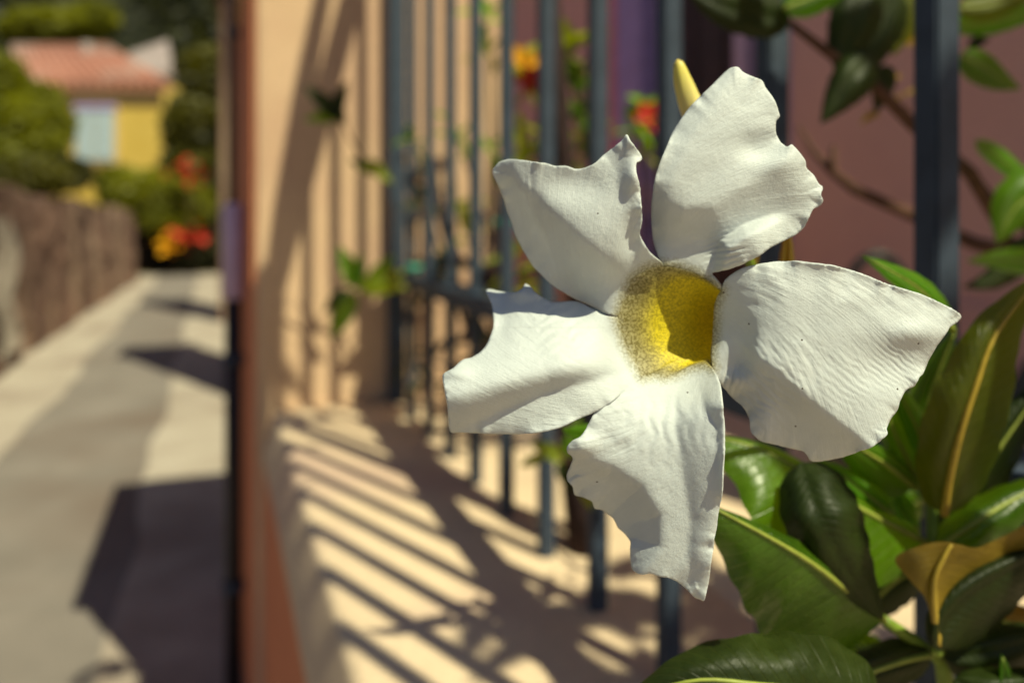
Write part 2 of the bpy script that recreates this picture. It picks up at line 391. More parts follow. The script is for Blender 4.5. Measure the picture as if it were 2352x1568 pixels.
# ================================================================== MANDEVILLA
mp = empty('mandevilla_plant', (at(2165, 1600, .27).x, .27, HL)); tag(mp, 'glossy leaved mandevilla with one large white flower beside the ledge', 'plant')
fl = empty('flower', at(1540, 755, FOCUS + .01)); tag(fl, 'large white five petalled bloom with a yellow speckled throat'); fl.parent = mp; fl.matrix_parent_inverse = Matrix.Translation(-mp.location)
def c1(p): return [(987.8 + .54 * x, 122.3 + .54 * y) for x, y in p]
def c2(p): return [(987.8 + .54 * x, 611.5 + .54 * y) for x, y in p]
TC = np.array([1540., 752.])
MMP = FOCUS / F * 1000        # millimetres per picture unit at the flower
def base_dz(x, y):
    """millimetres towards the viewer: tilted trumpet mouth"""
    dx = x - TC[0]; dy = y - TC[1]; r = np.hypot(dx, dy)
    z = dx * MMP * .12 + dy * MMP * .10
    rr = np.clip(r, 95, 290)
    z += -(290 - rr) ** 2 / (2 * 195) * 1.1 * MMP            # flare out of the tube
    o = np.clip(r - 290, 0, None)
    z += -o ** 2 / (2 * 420) * .32 * MMP                     # lips bend back
    return z
def sdist(poly, x, y):
    """signed distance to a polyline, positive on the right of travel (y down)"""
    P = np.asarray(poly, float); best = np.full(x.shape, 1e9); sg = np.zeros(x.shape)
    for i in range(len(P) - 1):
        a, b = P[i], P[i + 1]; ab = b - a; l2 = ab @ ab
        t = ((x - a[0]) * ab[0] + (y - a[1]) * ab[1]) / l2
        lo = -9 if i == 0 else 0; hi = 9 if i == len(P) - 2 else 1
        t = np.clip(t, lo, hi)
        qx = a[0] + ab[0] * t; qy = a[1] + ab[1] * t
        d = np.hypot(x - qx, y - qy); cr = ab[0] * (y - a[1]) - ab[1] * (x - a[0])
        k = d < best; best = np.where(k, d, best); sg = np.where(k, np.sign(cr), sg)
    return best * sg
def softpos(d, e): return .5 * (d + np.sqrt(d * d + e * e)) - e / 2
def feat(z, x, y, F_):
    for f in F_:
        k = f[0]
        if k == 'tilt':       # poly, side(+1 right,-1 left), slope, softness, limit
            d = softpos(sdist(f[1], x, y) * f[2], f[4])
            lim = f[5] if len(f) > 5 else 1e9
            d = lim * (1 - np.exp(-d / lim)) if lim < 1e8 else d
            z = z + 1.35 * f[3] * d * MMP
        elif k == 'mtilt':    # as tilt, but only round a centre: ..., centre, rx, ry
            d = softpos(sdist(f[1], x, y) * f[2], f[4]); d = f[5] * (1 - np.exp(-d / f[5]))
            z = z + 1.35 * f[3] * d * MMP * np.exp(-(((x - f[6][0]) / f[7]) ** 2 + ((y - f[6][1]) / f[8]) ** 2) ** 1.5)
        elif k == 'bump':     # centre, rx, ry, amp mm
            z = z + f[4] * np.exp(-((x - f[1][0]) / f[2]) ** 2 - ((y - f[1][1]) / f[3]) ** 2)
        elif k == 'step':     # poly, side, height mm, width px, mask centre, mask radius
            d = sdist(f[1], x, y) * f[2]
            mk = np.exp(-(((x - f[5][0]) ** 2 + (y - f[5][1]) ** 2) / f[6] ** 2) ** 2)
            z = z + f[3] * sstep(-f[4] * .3, f[4], d) * mk
        elif k == 'ripple':   # centre, radius, direction deg (across the ripples), wavelength, amp mm
            a = math.radians(f[3]); u = (x - f[1][0]) * math.cos(a) + (y - f[1][1]) * math.sin(a)
            v = -(x - f[1][0]) * math.sin(a) + (y - f[1][1]) * math.cos(a)
            mk = np.exp(-((x - f[1][0]) ** 2 + (y - f[1][1]) ** 2) / f[2] ** 2)
            z = z + f[5] * mk * np.sin(2 * math.pi * u / f[4] + vnoise(u * .03, v * .05) * 2)
    return z
RIM = c1([(993, 905), (1060, 915), (1130, 938), (1195, 975), (1238, 1008), (1220, 1040), (1210, 1080), (1206, 1150), (1202, 1220), (1196, 1275), (1200, 1335), (1160, 1322), (1100, 1335), (1040, 1362), (1000, 1372), (950, 1362), (905, 1372), (868, 1305), (830, 1235), (812, 1180), (797, 1122), (822, 1050), (860, 965), (925, 918)])
S12, S23, S34, S45, S51 = [0, 4, 10, 16, 20]
RIMA = np.array(RIM)
def rim_arc(i, j):
    """rim points from index i back to j going the short way (decreasing)"""
    out = []; k = i
    while k != j: out.append(RIM[k]); k = (k - 1) % len(RIM)
    out.append(RIM[j]); return out
P1 = c1([(797, 1122), (740, 1100), (700, 1080), (600, 1035), (520, 985), (440, 905), (385, 815), (350, 730), (330, 670), (310, 610), (285, 550), (268, 505), (280, 480), (300, 462), (345, 452), (400, 455), (450, 463), (490, 467), (530, 478), (575, 480), (620, 493), (660, 487), (700, 470), (740, 435), (790, 395), (820, 370), (838, 347), (855, 375), (880, 410), (898, 445), (890, 460), (877, 468), (880, 520), (893, 580), (900, 650), (903, 720), (893, 765), (905, 800), (940, 850), (985, 890), (993, 905)])
P2 = c1([(993, 905), (965, 850), (950, 790), (943, 700), (945, 620), (955, 540), (975, 470), (1000, 410), (1035, 335), (1080, 265), (1120, 215), (1170, 165), (1230, 110), (1265, 75), (1285, 63), (1310, 62), (1330, 82), (1370, 100), (1410, 115), (1425, 145), (1450, 180), (1470, 215), (1480, 245), (1487, 270), (1470, 290), (1468, 330), (1475, 355), (1495, 385), (1520, 400), (1535, 388), (1550, 400), (1575, 430), (1595, 460), (1600, 490), (1630, 520), (1650, 555), (1668, 572), (1662, 600), (1672, 628), (1655, 650), (1630, 662), (1615, 690), (1590, 740), (1555, 770), (1510, 795), (1450, 825), (1390, 865), (1330, 895), (1280, 915), (1230, 928), (1200, 936), (1222, 965), (1240, 990), (1238, 1008)])
P3 = c1([(1238, 1008), (1255, 965), (1290, 935), (1340, 910), (1400, 897), (1480, 886), (1560, 885), (1640, 893), (1720, 905), (1800, 925), (1880, 955), (1960, 985), (2040, 1010), (2100, 1030), (2160, 1055), (2220, 1085), (2250, 1105), (2257, 1122), (2240, 1145), (2210, 1165), (2195, 1190), (2150, 1250), (2120, 1300), (2100, 1355), (2080, 1380), (2060, 1410), (2025, 1430)]) + \
     c2([(2000, 570), (1985, 610), (1955, 650), (1940, 690), (1945, 715), (1910, 745), (1880, 768), (1830, 785), (1750, 810), (1690, 823), (1635, 828), (1615, 820), (1600, 795), (1575, 780), (1500, 765), (1420, 745), (1380, 720), (1362, 695), (1355, 640), (1330, 595), (1290, 560), (1245, 510), (1215, 475), (1203, 450), (1200, 429)])
P4 = c2([(1200, 429), (1232, 490), (1243, 560), (1250, 640), (1254, 720), (1250, 800), (1245, 900), (1240, 980), (1225, 1050), (1215, 1120), (1205, 1200), (1190, 1290), (1180, 1360), (1168, 1418), (1150, 1415), (1120, 1402), (1090, 1370), (1060, 1345), (1020, 1325), (980, 1318), (940, 1305), (900, 1308), (865, 1290), (855, 1260), (852, 1210), (855, 1170), (835, 1140), (800, 1110), (780, 1070), (745, 1040), (725, 1030), (700, 1025), (690, 1000), (650, 980), (615, 970), (605, 935), (585, 910), (583, 880), (600, 840), (607, 810), (585, 790), (585, 765), (610, 740), (640, 725), (665, 690), (695, 630), (720, 600), (760, 560), (830, 505), (880, 480), (905, 466)])
P5 = c2([(905, 466), (880, 495), (820, 540), (760, 585), (690, 622), (620, 655), (560, 685), (500, 700), (430, 710), (340, 712), (240, 710), (140, 706), (95, 704), (85, 690), (80, 640), (70, 570), (60, 520), (53, 480), (60, 455), (100, 435), (140, 400), (175, 390), (215, 365), (245, 330), (260, 290), (270, 250), (268, 200), (258, 155), (240, 115), (242, 100), (265, 100), (320, 112), (370, 108), (395, 90), (405, 75), (430, 90), (450, 115), (490, 140), (530, 155), (600, 150), (650, 160), (690, 185), (740, 208), (797, 216)])
FEAT = {
 'P1': [('tilt', c1([(900, 1010), (720, 850), (560, 715), (420, 590), (300, 475)]), -1, -1.0, 12, 170),
        ('tilt', c1([(330, 520), (400, 650), (480, 780)]), -1, .75, 6, 26),
        ('tilt', c1([(560, 860), (620, 1000), (700, 1080)]), -1, .25, 14, 60),
        ('bump', c1([(870, 520)])[0], 26, 45, 3.2), ('bump', c1([(600, 560)])[0], 70, 40, -1.5), ('bump', c1([(840, 360)])[0], 40, 40, 2.4),
        ('bump', c1([(860, 800)])[0], 24, 46, -2.2)],
 'P2': [('tilt', c1([(1010, 900), (1000, 700), (1020, 560), (1090, 400), (1200, 220), (1300, 60)]), -1, -.45, 10, 80),
        ('step', c1([(1195, 945), (1215, 870), (1240, 800), (1330, 740), (1450, 690)]), 1, 6.0, 26, c1([(1300, 840)])[0], 110),
        ('tilt', c1([(1470, 300), (1300, 420), (1100, 560)]), 1, .20, 20, 60),
        ('bump', c1([(1500, 450)])[0], 50, 40, .8), ('bump', c1([(1560, 560)])[0], 60, 70, 1.6),
        ('ripple', c1([(1250, 850)])[0], 40, 78, 13, .30), ('tilt', c1([(960, 590), (1080, 660), (1200, 650), (1300, 590)]), 1, -.62, 14, 80), ('mtilt', c1([(1300, 330), (1480, 300)]), 1, -.5, 14, 40, c1([(1420, 380)])[0], 60, 40)],
 'P3': [('tilt', c1([(1300, 1200), (1400, 1300), (1560, 1425), (1740, 1570), (1900, 1690)]), 1, -1.05, 7, 120),
        ('tilt', c1([(1260, 1060), (1500, 1015), (1800, 1030), (2240, 1118)]), -1, -.12, 12, 60),
        ('tilt', c1([(1700, 900), (1900, 985), (2250, 1100)]), -1, .9, 10, 40),
        ('bump', c1([(2000, 1330)])[0], 110, 60, -1.9), ('ripple', c1([(1960, 1330)])[0], 60, -54, 12, .10), ('mtilt', c1([(1390, 1080), (1400, 1240), (1370, 1400)]), 1, -.8, 9, 60, c1([(1300, 1270)])[0], 75, 75), ('bump', c1([(2060, 1190)])[0], 70, 30, 1.6),
        ('bump', c2([(1300, 480)])[0], 36, 26, 2.8), ('bump', c2([(1420, 690)])[0], 36, 60, 2.0),
        ('ripple', c2([(1265, 475)])[0], 30, 12, 14, .42), ('ripple', c2([(1430, 530)])[0], 70, -52, 17, .16), ('ripple', c2([(1780, 480)])[0], 70, -54, 15, .07)],
 'P4': [('tilt', c2([(600, 790), (780, 850), (900, 930), (980, 1060), (980, 1190), (900, 1310)]), 1, -1.0, 10, 140),
        ('tilt', c2([(1085, 900), (1110, 1080), (1105, 1250), (1120, 1400)]), -1, .62, 8, 50),
        ('tilt', c2([(1120, 380), (1165, 590), (1222, 670), (1236, 900)]), -1, 1.1, 5, 26),
        ('tilt', c2([(760, 600), (840, 560), (905, 480)]), -1, -.5, 10, 40),
        ('bump', c2([(640, 760)])[0], 34, 24, 2.2),
        ('ripple', c2([(1010, 640)])[0], 90, 0, 30, .13)],
 'P5': [('tilt', c2([(100, 705), (300, 612), (520, 525), (700, 478)]), -1, 1.1, 8, 80),
        ('tilt', c2([(40, 560), (300, 500), (560, 445), (830, 400)]), -1, -1.15, 22),
        ('tilt', c2([(235, 100), (330, 215), (420, 300), (560, 330)]), 1, .0, 8),
        ('bump', c2([(300, 200)])[0], 30, 60, -2.2), ('bump', c2([(400, 110)])[0], 26, 20, 2.4), ('bump', c2([(100, 450)])[0], 40, 20, 2.0),
        ('ripple', c2([(560, 240)])[0], 70, 65, 22, .22)],
}
def petal(key, outline, i_from, i_to, lift):
    arc = rim_arc(i_to, i_from)[1:-1]
    out = catmull(outline, 5)
    seg = np.hypot(*(np.diff(out, axis=0).T)); L_ = np.concatenate([[0], np.cumsum(seg)])
    n = int(L_[-1] / 3.6); s = np.linspace(0, L_[-1], n)
    out = np.stack([np.interp(s, L_, out[:, 0]), np.interp(s, L_, out[:, 1])], 1)
    # tiny irregular nibbles along the free edge
    tng = np.gradient(out, axis=0); nr = np.stack([tng[:, 1], -tng[:, 0]], 1) / (np.hypot(tng[:, 0], tng[:, 1])[:, None] + 1e-9)
    fade = np.minimum(1, np.minimum(np.arange(n), n - 1 - np.arange(n)) / 12)[:, None]
    out = out + nr * fade * (vnoise(s * .035, s * 0 + lift * 7) * 1.1 + vnoise(s * .12, s * 0 + 9.5) * .5)[:, None]
    base = catmull(np.array([outline[-1]] + arc + [outline[0]]), 4)[1:-1]
    ring = np.concatenate([out, base]); nb = len(ring)
    x0, y0 = ring.min(0); x1, y1 = ring.max(0); g = 3.8
    gx, gy = np.meshgrid(np.arange(x0, x1, g), np.arange(y0, y1, g * .866)); gx = gx + (np.arange(gx.shape[0]) % 2)[:, None] * g / 2
    gx, gy = gx.ravel(), gy.ravel()
    # inside test
    ins = np.zeros(gx.shape, bool); A = ring; B = np.roll(ring, -1, 0); dmin = np.full(gx.shape, 1e9)
    for a, b in zip(A, B):
        cnd = ((a[1] > gy) != (b[1] > gy))
        if a[1] != b[1]: ins ^= cnd & (gx < (b[0] - a[0]) * (gy - a[1]) / (b[1] - a[1]) + a[0])
        ab = b - a; t = np.clip(((gx - a[0]) * ab[0] + (gy - a[1]) * ab[1]) / (ab @ ab + 1e-9), 0, 1)
        dmin = np.minimum(dmin, np.hypot(gx - a[0] - ab[0] * t, gy - a[1] - ab[1] * t))
    k = ins & (dmin > 2.2)
    X = np.concatenate([ring[:, 0], gx[k]]); Y = np.concatenate([ring[:, 1], gy[k]])
    co = [Vector((a, -b)) for a, b in zip(X, Y)]
    vs, es, fs, ov, _, _ = delaunay_2d_cdt(co, [(i, (i + 1) % nb) for i in range(nb)], [], 1, .01)
    X = np.array([v.x for v in vs]); Y = np.array([-v.y for v in vs])
    # distance to the free edge
    de = np.full(X.shape, 1e9); se = np.zeros(X.shape)
    for i in range(len(out) - 1):
        a, b = out[i], out[i + 1]; ab = b - a
        t = np.clip(((X - a[0]) * ab[0] + (Y - a[1]) * ab[1]) / (ab @ ab + 1e-9), 0, 1)
        d = np.hypot(X - a[0] - ab[0] * t, Y - a[1] - ab[1] * t); kk = d < de
        de = np.where(kk, d, de); se = np.where(kk, s[i], se)
    dx = X - TC[0]; dy = Y - TC[1]; r = np.hypot(dx, dy); th = np.arctan2(-dy, dx)
    z = base_dz(X, Y)
    w = sstep(118, 225, r)
    zf = feat(np.zeros_like(z), X, Y, FEAT[key])
    ruf = np.exp(-de / 16) * (vnoise(se * .018, se * 0 + 3.3 + lift) * 1.1 + vnoise(se * .055, se * 0 + 8.1) * .6)
    c = th + .95 * np.log(r)
    wr = vnoise(c * 19, np.log(r) * 4) * .10 + vnoise(c * 55, np.log(r) * 9 + 5) * .065 + vnoise(c * 100, np.log(r) * 14 + 2) * .045 + vnoise(X * .2 + 7, Y * .2) * .022 + vnoise(X * .03, Y * .03) * .22 + vnoise(X * .14, Y * .14) * .02
    st = .35 + .65 * sstep(-.2, .5, vnoise(X * .012 + lift, Y * .012))
    z = z + w * (zf + ruf + wr * st * 1.0 + lift) + (1 - w) * wr * .15
    V = [at(px, py, FOCUS + .010 - zz / 1000) for px, py, zz in zip(X, Y, z)]
    faces = [tuple(f) for f in fs]
    o = obj('petal', V, faces, M['petal'], fl, True, np.stack([c, np.log(r)], 1))
    # throat attribute: 0 on the petal, rising towards the mouth
    drim = np.full(X.shape, 1e9); A = RIMA; B = np.roll(RIMA, -1, 0)
    for a, b in zip(A, B):
        ab = b - a; t = np.clip(((X - a[0]) * ab[0] + (Y - a[1]) * ab[1]) / (ab @ ab), 0, 1)
        drim = np.minimum(drim, np.hypot(X - a[0] - ab[0] * t, Y - a[1] - ab[1] * t))
    val = np.clip(.46 - drim / 130, 0, 1)
    at_ = o.data.attributes.new('throat', 'FLOAT', 'POINT'); at_.data.foreach_set('value', val.astype(np.float32))
    md = o.modifiers.new('thick', 'SOLIDIFY'); md.thickness = .0004; md.offset = -1 if False else 0
    return o
petal('P5', P5, S45, S51, .6)
petal('P1', P1, S51, S12, -1.6)
petal('P2', P2, S12, S23, .5)
petal('P3', P3, S23, S34, .8)
petal('P4', P4, S34, S45, .8)
# throat: funnel running back and to the right
rimc = catmull(RIMA, 4, True); nR = len(rimc); cen = rimc.mean(0)
vs, fs, val = [], [], []
ks = np.concatenate([np.linspace(1, .25, 40), [.2, .17, .16]])
for i, kq in enumerate(ks):
    sh = (1 - kq) * 165.; dep = 19 * (1 - kq) ** 1.25
    ring = cen + (rimc - cen) * kq + np.array([sh, -(1 - kq) * 10])
    # deeper rings also turn round
    if kq < .95:
        th = np.arctan2(*(rimc - cen).T[::-1]); rr = 118 * kq
        circ = cen + np.array([sh, -(1 - kq) * 10]) + np.stack([np.cos(th), np.sin(th)], 1) * rr
        q = sstep(.95, .5, np.array(kq)) if False else min(1, (.95 - kq) / .4)
        ring = ring * (1 - q) + circ * q
    zb = base_dz(rimc[:, 0], rimc[:, 1]); zm = zb.mean()
    q2 = min(1, (1 - kq) / .5); zz = zb * (1 - q2) + zm * q2 - dep
    th = np.arctan2(*(rimc - cen).T[::-1])
    zz = zz + vnoise(th * 9, np.full(nR, i * .3)) * .12
    for (px, py), z in zip(ring, zz): vs.append(at(px, py, FOCUS + .010 - z / 1000)); 
    lat = (rimc[:, 0] - cen[0]) / 110
    val += list(np.clip(.46 + min((1 - kq) * 1.5, .3 + (1 - kq) * .5) + .10 * lat * min(1, (1 - kq) * 6), 0, 1))
for i in range(len(ks) - 1):
    for j in range(nR): fs.append((i * nR + j, i * nR + (j + 1) % nR, (i + 1) * nR + (j + 1) % nR, (i + 1) * nR + j))
th_o = obj('throat', vs, fs, M['petal'], fl, True)
a_ = th_o.data.attributes.new('throat', 'FLOAT', 'POINT'); a_.data.foreach_set('value', np.array(val, np.float32))
th_o['label'] = 'yellow speckled throat'
# corolla tube and calyx behind
e0 = Vector(np.mean([list(v) for v in vs[-nR:]], 0))
e1 = e0 + Vector((.012, .022, -.004)); e2 = e1 + Vector((.010, .016, -.010))
tube('corolla_tube', [e0 + Vector((-.002, -.004, .001)), e0, e1], [.0035, .0034, .0028], M['petal'], fl, 12)
tube('calyx', [e1 - Vector((.001, .002, 0)), e1 + Vector((.002, .004, -.001)), e2], [.0030, .0042, .0016], M['greenstem'], fl, 10)
# bud
b0 = at(1625, 335, .226); b1 = at(1560, 134, .222)
vs, fs, uv = [], [], []; nn = 16; mm = 22
ax = (b1 - b0); u_ = ax.normalized().cross(Vector((0, 1, 0))).normalized(); w_ = ax.normalized().cross(u_)
for i in range(mm + 1):
    s = i / mm; rad = .0046 * (1 - s) ** .55 * (1 - .25 * (1 - s)) + (.0005 if s < .98 else 0)
    c_ = b0 + ax * s + u_ * (.0010 * math.sin(s * 2.6))
    for k in range(nn):
        a = 2 * math.pi * k / nn + s * 2.2; rr = rad * (1 + .06 * math.cos(5 * a - s * 6))
        vs.append(c_ + (u_ * math.cos(a) + w_ * math.sin(a)) * rr); uv.append((k / nn, s))
for i in range(mm):
    for k in range(nn): fs.append((i * nn + k, i * nn + (k + 1) % nn, (i + 1) * nn + (k + 1) % nn, (i + 1) * nn + k))
fs.append(tuple(mm * nn + k for k in range(nn)))
bo = obj('bud', vs, fs, M['bud'], mp, True, uv); bo['label'] = 'closed cream yellow pointed bud'

# ------------------------------------------------------------------ leaves
def leaf_mesh(mid, wl, wr, dl, dr, nl=34, nw=9, camber=.12, wave=.0, tipp=.62, seed=0, basep=.75):
    """blade along the curve mid [(px,py,depth)], half widths wl/wr in picture units, edges dl/dr metres behind the rib"""
    P = catmull(mid, 12); seg = np.linalg.norm(np.diff(P[:, :2], axis=0), axis=1); L_ = np.concatenate([[0], np.cumsum(seg)])
    s = np.linspace(0, 1, nl + 1); px = np.interp(s * L_[-1], L_, P[:, 0]); py = np.interp(s * L_[-1], L_, P[:, 1]); pd = np.interp(s * L_[-1], L_, P[:, 2])
    tx = np.gradient(px); ty = np.gradient(py); q = np.hypot(tx, ty); tx, ty = tx / q, ty / q
    pr = (np.sin(np.pi * s ** tipp) ** basep); pr = pr * (1 - .25 * s ** 4); pr[0] = .03; pr[-1] = 0.004
    vs, uv, fs = [], [], []
    rib = []
    for i in range(nl + 1):
        rib.append(at(px[i], py[i], pd[i]))
        for j in range(-nw, nw + 1):
            f = j / nw; a = abs(f); w = (wr if f > 0 else wl) * pr[i]; dd = (dr if f > 0 else dl) * pr[i]
            e = 1 + .03 * math.sin(i * 1.3 + seed + (2 if f > 0 else 0)) * (a > .9)
            ox = -ty[i] * w * f * e; oy = tx[i] * w * f * e          # right of travel, y down
            und = wave * math.sin(i * .75 + seed + (1.7 if f > 0 else 0)) * a ** 2 * pr[i]
            vein = .00013 * math.sin((s[i] - .16 * a) * 88) * min(1, a * 3) * (1 - a) * 1.2
            depth = pd[i] + dd * (a ** 1.0 * (1 - camber) + camber * 4 * a * (1 - a) * .0) + und - abs(camber) * .03 * math.sin(a * math.pi) * pr[i] * np.sign(camber) + vein
            vs.append(at(px[i] + ox, py[i] + oy, depth)); uv.append((f, s[i]))
    k = 2 * nw + 1
    for i in range(nl):
        for j in range(k - 1): fs.append((i * k + j, i * k + j + 1, (i + 1) * k + j + 1, (i + 1) * k + j))
    return vs, fs, uv, rib
def leaf(parent, mid, wl, wr, dl=.01, dr=.01, m='leaf', rib='rib', ribr=.0009, lab=None, **kw):
    vs, fs, uv, rb = leaf_mesh(mid, wl, wr, dl, dr, seed=random.random() * 9, **kw)
    o = obj('leaf', vs, fs, M[m], parent, True, uv)
    if lab: o['label'] = lab
    if rib:
        n = len(rb); tube('midrib', [p + Vector((0, -.00025, 0)) for p in rb[:-1:2]], [ribr * (1.25 - i / (n / 2)) for i in range(len(rb[:-1:2]))], M[rib], o, 7)
    return o
# A big leaf pointing left and down
leaf(mp, [(2030, 1422, .258), (1959, 1365, .246), (1859, 1289, .233), (1759, 1229, .227), (1610, 1150, .226)], 205, 30, .010, .012, 'leaf_deep', wave=.003)
# B leaf above it, broad lit blade
leaf(mp, [(2123, 1243, .275), (1979, 1169, .266), (1859, 1093, .262), (1739, 1028, .262), (1600, 995, .266)], 215, 26, -.020, .012, 'leaf', wave=.002)
# C dark blade hanging between
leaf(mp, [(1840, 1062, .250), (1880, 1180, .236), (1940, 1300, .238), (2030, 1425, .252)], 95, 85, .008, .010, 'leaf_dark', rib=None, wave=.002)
leaf(mp, [(2110, 1120, .285), (2085, 1060, .28), (2050, 985, .275), (2020, 900, .27)], 42, 48, .004, .010, 'leaf_bright')
leaf(mp, [(2099, 1118, .280), (2040, 1070, .27), (1983, 1033, .265), (1900, 985, .262)], 70, 30, .010, .006, 'leaf')
leaf(mp, [(2045, 1180, .276), (1985, 1130, .272), (1930, 1090, .270), (1860, 1050, .268)], 26, 30, .002, .003, 'leaf_bright')
leaf(mp, [(2140, 1140, .29), (2120, 1030, .28), (2090, 950, .275), (2040, 860, .272)], 44, 40, .006, .012, 'leaf_bright', rib='rib')
leaf(mp, [(2120, 1010, .30), (2130, 930, .30), (2160, 840, .295), (2198, 748, .29)], 46, 34, .008, .010, 'leaf')
# F upright olive leaf
leaf(mp, [(2168, 1180, .262), (2178, 1105, .258), (2204, 996, .252), (2240, 888, .250), (2290, 760, .252), (2400, 620, .262)], 92, 98, .010, .016, 'leaf_olive', 'rib_gold', .0012, wave=.0015, lab='upright olive leaf with a golden midrib')
# G dark leaf right of it, H lit leaf
leaf(mp, [(2162, 1232, .285), (2230, 1130, .282), (2300, 1020, .280), (2420, 850, .285)], 80, 62, .010, .014, 'leaf_dark', 'rib')
leaf(mp, [(2150, 1262, .270), (2230, 1205, .268), (2320, 1150, .270), (2460, 1080, .275)], 50, 74, .016, .002, 'leaf', 'rib', wave=.002)
# I golden leaf, light from behind put into its hue
def poly_leaf(parent, outline, rib, depth, slopeL, slopeR, m, ribm, ribr, lab=None):
    """blade cut to an outline, folded along its rib"""
    out = catmull(outline, 6, True); g = 7.; nb = len(out)
    x0, y0 = out.min(0); x1, y1 = out.max(0); gx, gy = np.meshgrid(np.arange(x0, x1, g), np.arange(y0, y1, g)); gx, gy = gx.ravel(), gy.ravel()
    ins = np.zeros(gx.shape, bool)
    for a, b in zip(out, np.roll(out, -1, 0)):
        if a[1] != b[1]: ins ^= ((a[1] > gy) != (b[1] > gy)) & (gx < (b[0] - a[0]) * (gy - a[1]) / (b[1] - a[1]) + a[0])
    X = np.concatenate([out[:, 0], gx[ins]]); Y = np.concatenate([out[:, 1], gy[ins]])
    v_, _, f_, *_r = delaunay_2d_cdt([Vector((a, -b)) for a, b in zip(X, Y)], [(i, (i + 1) % nb) for i in range(nb)], [], 1, .01)
    X = np.array([v.x for v in v_]); Y = np.array([-v.y for v in v_])
    sd_ = sdist(rib, X, Y); z = depth(X, Y) + np.where(sd_ < 0, -sd_ * slopeL, sd_ * slopeR) * depth(X, Y) / F + vnoise(X * .02, Y * .02) * .0012
    w_ = np.abs(sd_).max(); o = obj('leaf', [at(*q_) for q_ in zip(X, Y, z)], [tuple(q_) for q_ in f_], M[m], parent, True, np.stack([sd_ / w_, (Y - y0) / (y1 - y0)], 1))
    rp = catmull(rib, 5); n_ = len(rp)
    tube('midrib', [at(a, b, float(depth(np.array([a]), np.array([b]))[0]) - .0004) for a, b in rp], [ribr * (1.2 - .8 * i / n_) for i in range(n_)], M[ribm], o, 7)
    if lab: o['label'] = lab
    return o
poly_leaf(mp, [(2152, 1480), (2128, 1380), (2088, 1330), (2055, 1283), (2099, 1257), (2159, 1243), (2205, 1250), (2242, 1257), (2290, 1238), (2400, 1190), (2400, 1270), (2300, 1325), (2235, 1370), (2190, 1420), (2162, 1480)],
          [(2154, 1480), (2146, 1400), (2146, 1330), (2170, 1275), (2186, 1250)], lambda x, y: .240 + (y - 1250) * 2e-5 + (x - 2150) * 3e-5, .5, .35, 'leaf_gold', 'rib_gold', .0011, 'golden brown leaf curling over')
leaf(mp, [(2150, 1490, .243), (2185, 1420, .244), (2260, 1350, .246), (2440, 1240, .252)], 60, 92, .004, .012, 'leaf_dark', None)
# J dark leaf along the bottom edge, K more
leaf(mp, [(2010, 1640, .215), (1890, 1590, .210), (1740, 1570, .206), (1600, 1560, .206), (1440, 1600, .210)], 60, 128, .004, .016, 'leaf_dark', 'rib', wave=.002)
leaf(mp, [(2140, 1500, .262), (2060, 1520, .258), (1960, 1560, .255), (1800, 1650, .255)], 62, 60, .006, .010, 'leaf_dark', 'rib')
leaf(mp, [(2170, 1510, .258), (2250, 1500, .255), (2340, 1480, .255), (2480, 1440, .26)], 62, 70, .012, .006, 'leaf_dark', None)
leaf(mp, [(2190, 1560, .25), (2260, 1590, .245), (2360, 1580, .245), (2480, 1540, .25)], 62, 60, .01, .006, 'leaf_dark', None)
leaf(mp, [(2290, 1640, .25), (2300, 1590, .247), (2310, 1550, .247), (2300, 1500, .248)], 24, 24, .002, .004, 'leaf')
leaf(mp, [(2060, 1560, .29), (1990, 1500, .30), (1930, 1460, .31), (1880, 1425, .315)], 46, 46, .004, .006, 'leaf')
leaf(mp, [(2420, 1470, .30), (2350, 1440, .30), (2280, 1420, .30), (2200, 1420, .30)], 50, 50, .004, .008, 'leaf_gold')
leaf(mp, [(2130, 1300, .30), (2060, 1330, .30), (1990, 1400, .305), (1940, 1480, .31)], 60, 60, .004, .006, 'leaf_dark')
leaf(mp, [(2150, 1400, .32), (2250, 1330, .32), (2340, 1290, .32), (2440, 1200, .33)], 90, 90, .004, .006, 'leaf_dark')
leaf(mp, [(2120, 1150, .33), (2010, 1180, .33), (1890, 1190, .33), (1760, 1160, .335)], 70, 70, .004, .006, 'leaf')
for q_ in ([(2100, 1180, .30), (2050, 1130, .30), (2000, 1090, .30), (1940, 1060, .30)], [(2110, 1220, .295), (2080, 1190, .295), (2060, 1150, .295), (2045, 1110, .295)], [(2130, 1090, .30), (2100, 1010, .30), (2070, 960, .30), (2060, 900, .30)],
           [(2080, 1260, .28), (2050, 1240, .28), (2020, 1230, .28), (1980, 1230, .28)], [(2060, 1330, .285), (2040, 1300, .285), (2035, 1260, .285), (2040, 1220, .285)], [(2160, 1290, .29), (2230, 1260, .29), (2290, 1240, .29), (2370, 1230, .29)]):
    leaf(mp, q_, random.uniform(14, 30), random.uniform(14, 30), .003, .005, 'leaf_bright', 'rib', .0006)
# leaves peeping out above and behind the flower
leaf(mp, [(2190, 760, .26), (2120, 672, .256), (2050, 625, .254), (1978, 586, .254)], 34, 30, .004, .006, 'leaf_bright')
leaf(mp, [(1790, 690, .25), (1800, 640, .25), (1807, 590, .25), (1808, 500, .25)], 20, 20, .003, .004, 'leaf_gold', None)
leaf(mp, [(1700, 700, .26), (1720, 650, .26), (1730, 610, .26), (1745, 575, .26)], 20, 18, .003, .004, 'leaf_gold', None)
leaf(mp, [(1460, 1010, .24), (1400, 1010, .245), (1340, 1000, .25), (1290, 985, .255)], 40, 42, .004, .004, 'leaf_bright', None)
